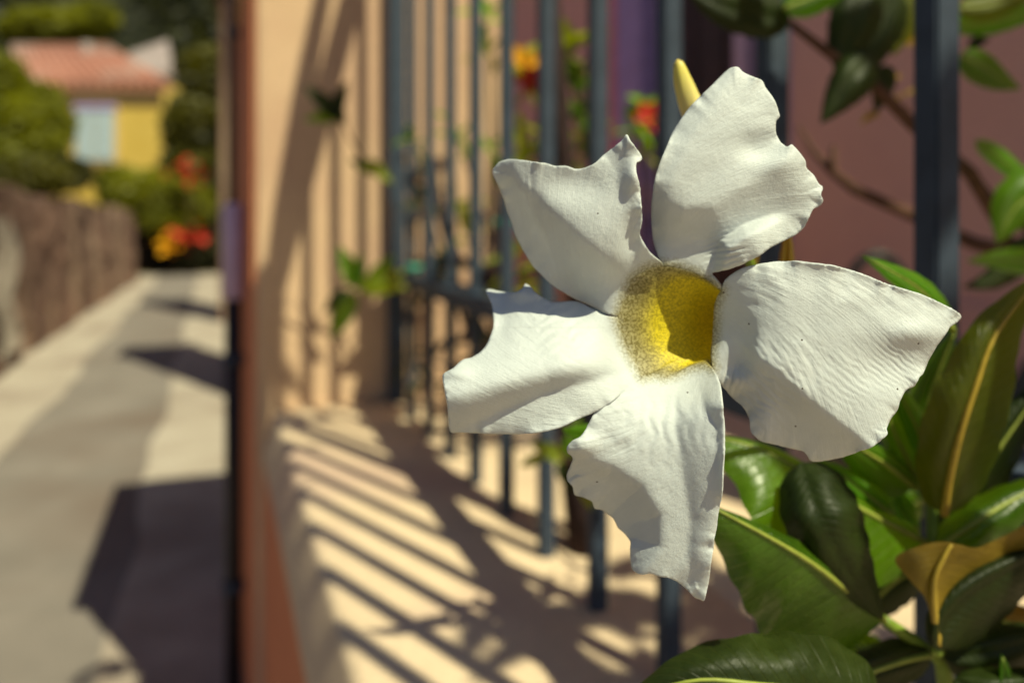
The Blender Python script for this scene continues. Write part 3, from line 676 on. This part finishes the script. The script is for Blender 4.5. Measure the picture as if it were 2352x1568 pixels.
# stems
def pth(l): return [at(*p) for p in l]
stem = tube('stem', [Vector((mp.location.x, .27, HL - .01))] + [Vector(p) for p in [at(2180, 1620, .27), at(2165, 1520, .266), at(2150, 1400, .27), at(2144, 1250, .275), at(2138, 1120, .285), at(2110, 960, .30)]], [.0035, .003, .0026, .0022, .002, .0018, .001], M['greenstem'], mp, 10)
tube('branch', pth([(2170, 1520, .266), (2100, 1470, .264), (2040, 1430, .262), (2023, 1417, .262)]), [.0022, .002, .0018, .0014], M['greenstem'], mp, 8)
tube('flower_stalk', [e2, at(1760, 880, .245), at(1950, 1010, .27), at(2138, 1120, .285)], [.0014, .0014, .0015, .0018], M['greenstem'], mp, 8)
tube('bud_stalk', [b0 + (b0 - b1) * -.06, at(1665, 480, .236), at(1740, 640, .25), at(1800, 820, .262), at(1950, 1010, .27)], [.0026, .0016, .0014, .0013, .0014], M['greenstem'], mp, 8)
tube('branch', pth([(2150, 1400, .27), (2155, 1470, .25), (2152, 1500, .246)]), .0016, M['greenstem'], mp, 8)

# ------------------------------------------------------------------ leafy things behind the fence
def small_leaf_mesh(name, m, l=1., w=.42, fold=.25, bend=.25):
    vs, fs, uv = [], [], []; n = 6
    for i in range(n + 1):
        s = i / n; p = math.sin(math.pi * min(1, s ** .75)) ** .8 if 0 < s < 1 else .02
        for f in (-1, -.5, 0, .5, 1):
            vs.append((f * w * .5 * p, s * l, abs(f) * w * fold * p - bend * s * s)); uv.append((f, s))
    for i in range(n):
        for j in range(4): fs.append((i * 5 + j, i * 5 + j + 1, (i + 1) * 5 + j + 1, (i + 1) * 5 + j))
    me = bpy.data.meshes.new(name); me.from_pydata(vs, [], fs); me.polygons.foreach_set('use_smooth', [True] * len(fs))
    lay = me.uv_layers.new(name='UVMap'); idx = [l_.vertex_index for l_ in me.loops]
    for k, v in enumerate(idx): lay.data[k].uv = uv[v]
    me.materials.append(M[m]); return me
LM = {k: small_leaf_mesh('leaf', k) for k in ('leaf_small', 'leaf_bright', 'leaf_dark', 'leaf', 'leaf_gold')}
PM = {k: small_leaf_mesh('petal', k, 1, .75, .15, .35) for k in ('orange', 'red')}
def put(me, name, loc, size, parent, dirv=None, roll=None):
    o = bpy.data.objects.new(name, me); C.objects.link(o)
    d = Vector(dirv) if dirv is not None else Vector((random.uniform(-1, 1), random.uniform(-1, 1), random.uniform(-.5, .9)))
    d.normalize(); up = Vector((random.uniform(-.5, .5), random.uniform(-.5, .5), 1)) if roll is None else Vector(roll)
    xx = d.cross(up); xx.normalize(); zz = xx.cross(d)
    R = Matrix((xx, d, zz)).transposed().to_4x4()
    o.matrix_world = Matrix.Translation(loc) @ R @ Matrix.Scale(size, 4)
    o.parent = parent; o.matrix_parent_inverse = Matrix.Translation(-parent.location)
    return o
def shrub(name, label, cat, foot, tips, group=None, stemm='bark', r0=.004):
    """tips: (px,py,depth,n leaves,size px,material,kind)"""
    root = empty(name, foot); tag(root, label, cat, group)
    for (px, py, d, n, sz, m, kind) in tips:
        p = at(px, py, d); size = 1.3 * sz * d / F
        midp = foot.lerp(p, .55) + Vector((random.uniform(-.03, .03), random.uniform(-.03, .03), .03))
        tube('stem', [foot + Vector((random.uniform(-.01, .01), random.uniform(-.01, .01), -.01)), midp, p], [r0, r0 * .7, r0 * .3], M[stemm], root, 6)
        for k in range(n):
            a = 2 * math.pi * k / n + random.random()
            put(LM[m], 'leaf', p + Vector((0, 0, random.uniform(-.3, .1) * size)), size * random.uniform(.75, 1.15), root, (math.cos(a), -.35 + .5 * math.sin(a * 1.7), math.sin(a) * .8 + .25))
        if kind:
            bl = empty('bloom', p + Vector((0, 0, size * .25))); bl.parent = root; bl.matrix_parent_inverse = Matrix.Translation(-root.location)
            for k in range(6):
                a = 2 * math.pi * k / 6
                put(PM[kind], 'petal', bl.location, size * .62, bl, (math.cos(a), -.5, math.sin(a)), (0, -1, .3))
    return root
f1 = ln(.62, 1.0, HL - .006)
shrub('flowering_shrub', 'small shrub with orange and red blooms behind the fence bars', 'shrub', f1, [
    (1255, 330, .98, 4, 62, 'leaf_small', None), (1290, 90, .98, 4, 70, 'leaf_small', None), (1335, 165, .98, 4, 60, 'leaf_dark', None), (1215, 420, .98, 5, 60, 'leaf_small', None), (1350, 250, .98, 4, 60, 'leaf_dark', None),
    (1200, 165, 1.02, 3, 60, 'leaf_small', 'orange'), (1222, 200, 1.0, 2, 50, 'leaf_small', 'red'), (1205, 300, 1.0, 4, 55, 'leaf_small', None),
    (1200, 370, 1.0, 5, 60, 'leaf_small', None), (1310, 120, .98, 5, 70, 'leaf_small', None), (1320, 215, .98, 4, 62, 'leaf_bright', None), (1330, 300, 1.0, 4, 60, 'leaf_small', None),
    (1300, 370, 1.0, 5, 60, 'leaf_bright', None), (1345, 365, 1.0, 4, 50, 'leaf_small', None), (1475, 225, .95, 3, 58, 'leaf_bright', None), (1450, 280, .95, 4, 55, 'leaf_bright', None),
    (1490, 285, .95, 2, 50, 'leaf_small', 'red'), (1490, 340, .95, 4, 60, 'leaf_small', None), (1190, 600, .98, 5, 70, 'leaf_small', None), (1180, 660, .98, 5, 60, 'leaf_small', None), (1240, 640, 1., 4, 60, 'leaf_dark', None)])
f2 = ln(.44, 1.22, HL - .006)
shrub('climbing_shrub', 'thin dark stemmed climber with bright leaves winding through the far fence bars', 'shrub', f2, [
    (1120, 30, 1.30, 5, 60, 'leaf_bright', None), (1125, 110, 1.30, 4, 50, 'leaf_small', None), (1125, 335, 1.28, 4, 60, 'leaf_bright', None), (1052, 312, 1.25, 5, 60, 'leaf', None),
    (955, 325, 1.28, 4, 48, 'leaf', None), (1040, 480, 1.26, 5, 60, 'leaf_small', None), (1070, 545, 1.26, 5, 60, 'leaf_small', None), (980, 470, 1.26, 4, 50, 'leaf_dark', None),
    (1000, 640, 1.26, 5, 60, 'leaf_dark', None), (1080, 690, 1.26, 6, 60, 'leaf_dark', None), (940, 820, 1.3, 4, 50, 'leaf_dark', None), (1090, 800, 1.25, 5, 60, 'leaf_dark', None), (1000, 880, 1.28, 4, 50, 'leaf_dark', None)], stemm='darkbark', r0=.006)
# thick woody vine along the fence
vn = empty('woody_vine', ln(.33, 1.1, HL)); tag(vn, 'thick dark woody vine stem winding along the fence at mid height', 'vine')
tube('stem', [ln(.335, .70, HL - .01), ln(.33, .72, .78), ln(.325, .82, .87), ln(.32, .95, .895), ln(.315, 1.1, .89), ln(.325, 1.25, .895), ln(.33, 1.34, .92)], [.016, .015, .014, .014, .013, .010, .005], M['darkbark'], vn, 9)
tube('stem', [ln(.34, .95, .89), ln(.33, 1.02, .93), ln(.335, 1.12, .93), ln(.33, 1.2, .99), ln(.33, 1.26, 1.1)], [.009, .008, .007, .006, .003], M['darkbark'], vn, 8)
tube('stem', [ln(.33, 1.0, .89), ln(.335, 1.1, .82), ln(.33, 1.2, .80), ln(.335, 1.3, .75)], [.008, .007, .006, .004], M['darkbark'], vn, 8)
for (px, py, d) in ((952, 617, 1.27), (1160, 517, .96)):
    p = at(px, py, d); o = tube('tie', [p + Vector((-.012, 0, .004)), p + Vector((0, -.006, 0)), p + Vector((.012, 0, .003))], [.004, .007, .004], M['teal'], vn, 8); o['label'] = 'teal plastic plant tie'
# sprigs reaching over the ledge
f3 = ln(.30, 1.22, HL + .18)
def sprig(label, path, leaves):
    root = empty('leafy_sprig', at(*path[0])); tag(root, label, 'sprig')
    tube('stem', pth(path), [.0028 * (1 - .6 * i / len(path)) for i in range(len(path))], M['bark'], root, 7)
    for (px, py, d, sz, ang, m) in leaves:
        a = math.radians(ang); put(LM[m], 'leaf', at(px, py, d), sz * d / F, root, (math.cos(a), -.25, math.sin(a)), (random.uniform(-.3, .3), -1, .5))
sprig('bare curving twig with a dark leaf pair reaching in front of the pillar', [(905, 640, 1.30), (900, 480, 1.27), (880, 405, 1.24), (840, 375, 1.22), (805, 320, 1.20), (785, 270, 1.19), (765, 250, 1.19)],
      [(775, 275, 1.19, 105, 128, 'leaf_dark'), (770, 278, 1.19, 95, 75, 'leaf_dark'), (780, 275, 1.19, 80, 175, 'leaf'), (830, 372, 1.22, 85, -28, 'leaf_small'), (870, 400, 1.24, 75, 150, 'leaf_dark'), (790, 290, 1.2, 60, 100, 'leaf_dark')])
sprig('low sprig with yellow green leaves above the ledge beside the pillar', [(960, 690, 1.27), (910, 660, 1.24), (860, 655, 1.2), (820, 660, 1.18), (790, 670, 1.17)],
      [(825, 662, 1.18, 105, 112, 'leaf_bright'), (830, 665, 1.18, 110, 28, 'leaf_small'), (815, 668, 1.17, 120, 245, 'leaf'), (805, 665, 1.17, 80, 215, 'leaf_dark'), (850, 655, 1.19, 85, 55, 'leaf_bright'), (835, 668, 1.18, 100, 12, 'leaf_small'), (820, 660, 1.17, 80, 85, 'leaf_bright')])
sprig('yellow leaved sprig low behind the fence under the flower', [(1420, 1110, .62), (1340, 1080, .60), (1290, 1050, .60), (1240, 1040, .60)],
      [(1300, 1055, .60, 90, 150, 'leaf_small'), (1310, 1050, .60, 95, 80, 'leaf_bright'), (1330, 1065, .6, 90, 30, 'leaf_small'), (1250, 1045, .6, 60, 200, 'leaf_small'), (1340, 1080, .6, 90, -80, 'leaf_small'), (1280, 1060, .6, 80, -60, 'leaf_dark')])

# broad-leaved bush behind the near bars (top right of the flower)
bb_ = empty('broad_leaved_bush', ln(.60, .12, HL)); tag(bb_, 'broad leaved bush with brown branches behind the nearest fence bar', 'bush')
foot = ln(.60, .12, HL - .008)
tube('stem', [foot, foot + Vector((.01, .02, .25)), at(2320, 560, .50), at(2230, 400, .48), at(2100, 290, .46), at(2010, 200, .45), at(1900, 120, .44), at(1815, 55, .43)], [.008, .007, .005, .0042, .0038, .0034, .0028, .002], M['bark'], bb_, 8)
tube('branch', [foot + Vector((.01, .02, .25)), at(2240, 560, .56), at(2100, 497, .56), at(1965, 437, .56), at(1912, 395, .56), at(1915, 335, .56)], [.006, .0052, .0046, .004, .0034, .002], M['bark'], bb_, 8)
tube('branch', pth([(1912, 395, .56), (1870, 350, .58), (1835, 290, .60)]), [.003, .0024, .0015], M['bark'], bb_, 7)
tube('branch', [at(2230, 400, .48), at(2290, 480, .5), at(2420, 560, .5)], .0035, M['bark'], bb_, 7)
U = [([(1815, 48, .43), (1740, 35, .42), (1650, 10, .41), (1560, -40, .41)], 55, 60, 'leaf_dark'), ([(1800, 20, .42), (1840, 5, .42), (1900, -20, .42), (1980, -60, .42)], 40, 40, 'leaf_bright'),
     ([(1800, 45, .44), (1770, 50, .43), (1740, 40, .43), (1700, 20, .43)], 26, 26, 'leaf_bright'),
     ([(2005, 120, .44), (1965, 170, .43), (1925, 225, .43), (1885, 285, .43)], 52, 48, 'leaf_dark'), ([(1990, -40, .45), (1965, 40, .44), (1940, 110, .44), (1930, 190, .44)], 60, 60, 'leaf_dark'),
     ([(2060, -20, .46), (2030, 60, .46), (2000, 130, .46), (1990, 200, .46)], 50, 55, 'leaf_dark'), ([(2040, 150, .46), (2030, 190, .46), (2020, 225, .46), (2012, 262, .46)], 28, 28, 'leaf_dark'),
     ([(2090, -30, .47), (2080, 20, .47), (2070, 70, .47), (2050, 130, .47)], 40, 40, 'leaf_olive'),
     ([(2190, 60, .47), (2250, 55, .47), (2330, 40, .47), (2430, 20, .47)], 42, 30, 'leaf_bright'), ([(2200, 20, .46), (2260, 15, .46), (2320, 0, .46), (2400, -30, .46)], 34, 34, 'leaf_olive'),
     ([(2205, 128, .46), (2250, 150, .46), (2295, 180, .46), (2345, 205, .46)], 34, 44, 'leaf'), ([(2225, 110, .47), (2240, 100, .47), (2250, 95, .47), (2275, 90, .47)], 14, 14, 'leaf_dark'),
     ([(2240, 325, .44), (2290, 360, .44), (2340, 400, .44), (2420, 450, .44)], 24, 22, 'leaf_bright'), ([(2430, 440, .43), (2380, 450, .43), (2330, 480, .43), (2290, 560, .43)], 60, 70, 'leaf_bright'),
     ([(2430, 610, .43), (2360, 600, .43), (2290, 595, .43), (2220, 600, .43)], 34, 30, 'leaf_bright'), ([(2420, 560, .46), (2360, 580, .46), (2280, 640, .46), (2210, 660, .46)], 40, 40, 'leaf_dark')]
for mid, a, b, m in U: leaf(bb_, mid, a, b, .006, .008, m, 'rib' if m != 'leaf_dark' else None, .0008)
for k in range(14):
    p = at(random.uniform(2010, 2110), random.uniform(50, 260), .5)
    put(LM['leaf_gold'], 'dry_leaf', p, random.uniform(.010, .018), bb_)
# crown of the same bush above the picture: it shades the ledge below
for k in range(130):
    lat = random.uniform(.56, .80); t = random.uniform(-.58, -.20); z = random.uniform(1.70, 2.10)
    put(LM[random.choice(['leaf', 'leaf', 'leaf_dark', 'leaf_bright'])], 'leaf', ln(lat, t, z), random.uniform(.07, .11), bb_, (random.uniform(-1, 1), random.uniform(-1, 1), random.uniform(-.4, .4)))
for a, b, z in ((.6, -.25, 1.85), (.68, -.4, 1.9), (.75, -.5, 1.95)):
    tube('branch', [foot + Vector((.01, .02, .25)), ln(.68, b * .6 + .1, 1.3), ln(a, b, z)], [.006, .005, .002], M['bark'], bb_, 7)
# unseen climber added over the fence top to cast shadow on pillar and lane
cl = empty('shade_climber', ln(.30, .9, FT)); tag(cl, 'unseen leafy climber added above the iron fence rail to cast shade', 'climber')
tube('stem', [ln(.36, .72, HL - .01), ln(.335, .76, 1.1), ln(.315, .80, 1.50), ln(.30, .863, 1.63), ln(.296, .95, 1.72), ln(.296, 1.03, 1.80), ln(.296, 1.11, 1.85), ln(.29, 1.25, 1.97)], [.010, .010, .012, .016, .019, .018, .014, .006], M['darkbark'], cl, 9)
for k in range(110):
    t = random.uniform(.2, .72); z = random.uniform(1.68, 2.10)
    put(LM[random.choice(['leaf', 'leaf_dark', 'leaf_small'])], 'leaf', ln(random.uniform(.27, .36), t, z), random.uniform(.06, .10), cl)

# ================================================================== LANE SIDE, FAR OFF
M['stone'] = surf('old_stone_wall', (.06, .03, .026), (.26, .15, .11), 4.5, .95, .8, .02, c3=(.36, .24, .17), fine=25)
_t = M['stone'].node_tree; _mp = N(_t, 'Mapping'); _mp.inputs['Scale'].default_value = (1, 1, .22); _co = [n for n in _t.nodes if n.type == 'TEX_COORD'][0]
for _n in [n for n in _t.nodes if n.type == 'TEX_NOISE' and n.inputs['Scale'].default_value < 10]: _t.links.new(_mp.outputs[0], _n.inputs['Vector'])
_t.links.new(_co.outputs['Object'], _mp.inputs[0])     # noise stretched into streaks running down the stones
M['ochre'] = surf('ochre_house_paint', (.62, .42, .08), (.70, .50, .12), 1.5, .9, .2, .004)
M['rooftile'] = surf('faded_roof_tiles', (.42, .18, .13), (.52, .25, .19), 2, .9, .4, .02, c3=(.45, .30, .26), fine=20)
M['greyroof'] = surf('grey_roof', (.30, .24, .24), (.38, .31, .30), 1.5, .9, .3, .02)
M['shutter'] = plain('pale_blue_shutter', (.42, .52, .58), .5, .5, 0, .2, 8)
M['cream'] = plain('cream_trim', (.60, .45, .22), .7, .3, 0, .2, 10)
M['terracotta'] = plain('terracotta_pot', (.55, .17, .06), .8, .3, 0, .3, 30)
def crownmat(name, c1_, c2_):
    m, t, b = mat(name)
    ob = N(t, 'TexCoord').outputs['Object']
    n1 = N(t, 'TexNoise', Scale=1.6, Detail=4); t.links.new(ob, n1.inputs['Vector'])
    t.links.new(ramp(t, n1.outputs['Fac'], [(.35, c1_), (.65, c2_)]), b.inputs['Base Color']); b.inputs['Roughness'].default_value = .55
    tr = N(t, 'BsdfTranslucent'); tr.inputs[0].default_value = (c2_[0] * 2.2, c2_[1] * 2.2, c2_[2], 1)
    ms = N(t, 'MixShader'); ms.inputs[0].default_value = .3
    t.links.new(b.outputs[0], ms.inputs[1]); t.links.new(tr.outputs[0], ms.inputs[2]); t.links.new(ms.outputs[0], t.nodes['Material Output'].inputs['Surface'])
    return m
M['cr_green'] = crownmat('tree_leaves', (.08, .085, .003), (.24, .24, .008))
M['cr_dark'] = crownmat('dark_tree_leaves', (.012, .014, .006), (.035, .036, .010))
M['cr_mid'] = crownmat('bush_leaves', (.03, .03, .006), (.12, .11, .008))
def crown(name, blobs, count, size, m, parent):
    """leaf faces spread through several uneven lumps: blobs (centre, rx, ry, rz)"""
    vs, fs = [], []
    wts = [b[1] * b[3] for b in blobs]
    for k in range(count):
        c_, rx, ry, rz = random.choices(blobs, wts)[0]
        d = Vector((random.gauss(0, 1), random.gauss(0, 1), random.gauss(0, 1))).normalized() * random.uniform(.55, 1.08) ** .7
        p = c_ + Vector((d.x * rx, d.y * ry, d.z * rz))
        a = Vector((random.gauss(0, 1), random.gauss(0, 1), random.gauss(0, .7))).normalized(); b = a.cross(Vector((random.gauss(0, 1), random.gauss(0, 1), random.gauss(0, 1)))).normalized()
        s_ = size * random.uniform(.6, 1.3); i = len(vs)
        vs += [p - a * s_, p - b * s_ * .5 + a * s_ * .1, p + a * s_, p + b * s_ * .5 + a * s_ * .1]
        fs += [(i, i + 1, i + 2), (i, i + 2, i + 3)]
    return obj(name, vs, fs, m, parent)
def blob(px, py, d, rx, ry):
    return (at(px, py, d), rx * d / F, max(rx, ry) * .6 * d / F, ry * d / F)
def tree(name, label, cat, foot_px, d, blobs, count, size, m, group=None, tr=.06, z0=0):
    f = at(foot_px, HY, d); f.z = z0
    root = empty(name, f); tag(root, label, cat, group)
    bl = [blob(*b) for b in blobs]
    top = max((b[0] for b in bl), key=lambda v: v.z)
    tube('trunk', [f + Vector((0, 0, -.05)), f.lerp(top, .45) + Vector((tr, 0, 0)), f.lerp(top, .95)], [tr, tr * .7, tr * .25], M['darkbark'], root, 8)
    for b in bl[:4]: tube('limb', [f.lerp(top, .4), b[0]], [tr * .45, tr * .12], M['darkbark'], root, 6)
    crown('crown', bl, count, size, m, root)
    return root
# old stone wall on the left of the lane: rough, uneven, leaning courses
sw = empty('stone_wall', ln(-1.35, 7, 0)); tag(sw, 'rough old brown stone wall along the left of the lane', 'wall')
vs, fs = [], []; nt_, nz_ = 110, 14
for i in range(nt_ + 1):
    t = 1.5 + 11.7 * i / nt_
    top = 1.32 - .02 * t + .02 * math.sin(t * 2.3) + .02 * math.sin(t * 6.1)
    for j in range(nz_ + 1):
        z = top * j / nz_
        r_ = float(vnoise(np.array([t * 3.2]), np.array([z * 5.]))[0]) * .03 + float(vnoise(np.array([t * 9.]), np.array([z * 11. + 4]))[0]) * .025 + float(vnoise(np.array([t * 1.5]), np.array([z * .4 + 9]))[0]) * .015
        vs.append(ln(-1.27 + .19 * max(0, t - 4.5) / 8.5 + r_ - .05 * z, t, z - .03))
    vs.append(ln(-1.75, t, top - .04)); vs.append(ln(-1.75, t, -.03))
k = nz_ + 3
for i in range(nt_):
    for j in range(k - 1): fs.append((i * k + j, (i + 1) * k + j, (i + 1) * k + j + 1, i * k + j + 1))
fs += [tuple(range(k)), tuple(nt_ * k + j for j in range(k))[::-1]]
obj('wall_body', vs, fs, M['stone'], sw, False)
# pale patch of render left on it
vs, fs = [], []
for i in range(9):
    t = 5.55 + .55 * i / 8
    for j in range(9): vs.append(ln(-1.20 - .04 * (j / 8) + .02 * math.sin(i * 1.1 + j), t + .06 * math.sin(j * 1.3), .12 + .85 * j / 8))
for i in range(8):
    for j in range(8): fs.append((i * 9 + j, (i + 1) * 9 + j, (i + 1) * 9 + j + 1, i * 9 + j + 1))
pr_ = obj('render_patch', vs, fs, M['concrete'], sw); pr_['label'] = 'pale patch of old render'

# ochre house at the end of the lane
D = 21.
yh = empty('ochre_house', at(270, 480, D)); tag(yh, 'ochre yellow house with faded red roof at the end of the lane', 'house')
def fbox(name, x0, y0, x1, y1, d0, d1, m, parent, bevel=0):
    a = at(x0, y1, D); b = at(x1, y0, D)
    v, f = box_pts(Vector((a.x, d0, a.z)), Vector((b.x - a.x, 0, 0)), Vector((0, d1 - d0, 0)), Vector((0, 0, b.z - a.z)))
    return obj(name, v, f, m, parent)
zb = at(0, 575, D)
fbox('wall', 90, 185, 368, 600, D, D + 5, M['ochre'], yh)
fbox('frieze', 89, 188, 369, 236, D - .03, D, M['cream'], yh)
wf = fbox('window', 172, 240, 272, 378, D - .06, D - .001, M['cream'], yh)
fbox('shutter', 180, 254, 220, 368, D - .10, D - .061, M['shutter'], wf); fbox('shutter', 224, 254, 264, 368, D - .10, D - .061, M['shutter'], wf)
fbox('lintel', 174, 242, 270, 253, D - .12, D - .061, M['violet'], wf)
# pitched roof: eaves towards us
e0_, e1_, r0_, r1_ = at(28, 190, D - .22), at(392, 193, D - .22), at(25, 108, D + 2.2), at(250, 108, D + 2.2)
e0_.z += .0
vs = [e0_, e1_, r1_, r0_]; vs += [v - Vector((0, 0, .16)) for v in vs]
rf = obj('roof', vs, [(0, 1, 2, 3), (7, 6, 5, 4), (0, 4, 5, 1), (1, 5, 6, 2), (2, 6, 7, 3), (3, 7, 4, 0)], M['rooftile'], yh)
for i in range(15):        # rows of tiles running down the slope
    u = (i + .5) / 15; a = e0_.lerp(e1_, u); b = r0_.lerp(r1_, u)
    tube('tile_row', [a + Vector((0, -.03, .02)), b + Vector((0, 0, .02))], .085, M['rooftile'], rf, 8)
tube('chimney', [at(200, 150, D + 1.6), at(200, 100, D + 1.6)], .16, M['greyroof'], rf, 4)
g0, g1, g2 = at(250, 165, D + 1), at(400, 165, D + 1), at(385, 92, D + 3.4)
g3 = at(300, 120, D + 3.4); vs = [g0, g1, g2, g3]; vs += [v - Vector((0, 0, .15)) for v in vs]
obj('side_roof', vs, [(0, 1, 2, 3), (7, 6, 5, 4), (0, 4, 5, 1), (1, 5, 6, 2), (2, 6, 7, 3), (3, 7, 4, 0)], M['greyroof'], yh)

G = 'trees round the ochre house'
tree('leafy_tree', 'bright green tree hanging over the stone wall left of the ochre house', 'tree', 20, 11., [(60, 290, 11., 110, 70), (-20, 210, 11.2, 90, 90), (100, 340, 10.8, 55, 55), (0, 360, 10.8, 90, 60), (90, 240, 11.3, 60, 50)], 7000, .075, M['cr_green'], G)
tree('dark_tree', 'dark leaved tree standing to the right of the ochre house', 'tree', 455, 15.0, [(450, 300, 15., 75, 90), (480, 190, 15.2, 60, 80), (430, 400, 14.8, 70, 70), (500, 440, 14.8, 50, 90), (440, 150, 15.3, 40, 40)], 8000, .10, M['cr_mid'], G)
tree('round_bush', 'round yellow green bush below the ochre house window', 'bush', 340, 13.6, [(330, 450, 13.6, 100, 60), (420, 470, 13.5, 70, 55), (270, 420, 13.7, 50, 40), (390, 510, 13.4, 70, 35)], 6500, .075, M['cr_green'])
tree('wall_top_bush', 'shady bush sprawling on top of the stone wall', 'bush', 60, 7.2, [(60, 410, 7.2, 100, 45), (150, 400, 7.8, 60, 40), (-20, 440, 6.8, 60, 60)], 4500, .05, M['cr_mid'], None, .04)
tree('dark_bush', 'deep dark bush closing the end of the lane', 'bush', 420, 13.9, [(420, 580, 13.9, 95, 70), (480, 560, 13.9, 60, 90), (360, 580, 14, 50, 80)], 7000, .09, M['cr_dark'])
for k, (px, py, m, nm, lab) in enumerate([(390, 560, 'orange', 'orange', 'orange flower head in front of the dark bush'), (440, 545, 'red', 'red', 'red flower head in front of the dark bush'), (432, 400, 'red', 'red', 'red blossom on the round bush')]):
    d = 13.0; p = at(px, py, d); root = empty('flower_head', p); tag(root, lab, 'flower')
    tube('stem', [Vector((p.x, p.y + .1, 0)), p + Vector((0, .05, -.05))], .012, M['darkbark'], root, 6)
    for i in range(26):
        put(PM[m], 'petal', p + Vector((random.gauss(0, .13), random.gauss(0, .08), random.gauss(0, .09))), random.uniform(.12, .2), root)
# gate posts further along on the right, their shade put into dark stone colour
for (t, lat0, h, lab) in [(4.6, .07, 2.5, 'plastered gate post beyond the fence pillar'), (7.8, .05, 3.0, 'taller plastered post farther along the lane')]:
    g = empty('gate_post', ln(lat0 + .2, t, 0)); tag(g, lab, 'gate post')
    lbox('shaft', lat0, lat0 + .42, t, t + .42, -.05, h, M['stone'], g, .02); lbox('cap', lat0 - .04, lat0 + .46, t - .04, t + .46, h, h + .06, M['stone'], g, .01)
lw = empty('lane_wall', ln(.2, 6, 0)); tag(lw, 'terracotta boundary wall running on behind the pillar', 'wall')
lbox('wall_body', .42, .62, 2.36, 13, -.05, 1.1, M['orange_plaster'], lw, .01)
# wooded hillside
vs, fs = [], []; nx, ny = 60, 30
def hill(x, y): return max(0, (y - 26)) * .62 + 2.0 * math.sin(x * .11 + 1) * min(1, max(0, (y - 26) / 15)) + 1.2 * math.sin(y * .21 + x * .07) * min(1, max(0, (y - 26) / 15)) - .1
for j in range(ny + 1):
    for i in range(nx + 1):
        x = -110 + 180 * i / nx; y = 26 + 95 * j / ny; vs.append((x, y, hill(x, y)))
for j in range(ny):
    for i in range(nx): fs.append((j * (nx + 1) + i, j * (nx + 1) + i + 1, (j + 1) * (nx + 1) + i + 1, (j + 1) * (nx + 1) + i))
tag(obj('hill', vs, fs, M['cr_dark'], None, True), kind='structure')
bl = []
for k in range(150):
    x = random.uniform(-70, 25); y = random.uniform(31, 80); r = random.uniform(1.6, 3.2)
    bl.append((Vector((x, y, hill(x, y) + r * .6)), r, r, r * .9))
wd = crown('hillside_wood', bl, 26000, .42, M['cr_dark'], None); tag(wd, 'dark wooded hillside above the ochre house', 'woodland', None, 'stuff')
tree('hillside_tree', 'lit olive green tree on the slope above the house roof', 'tree', 110, 30., [(130, 60, 30., 120, 40), (60, 70, 30.5, 60, 40), (210, 40, 30, 60, 35)], 5000, .2, M['cr_green'], G, .12, hill(at(110, 490, 30).x, 30) - .2)
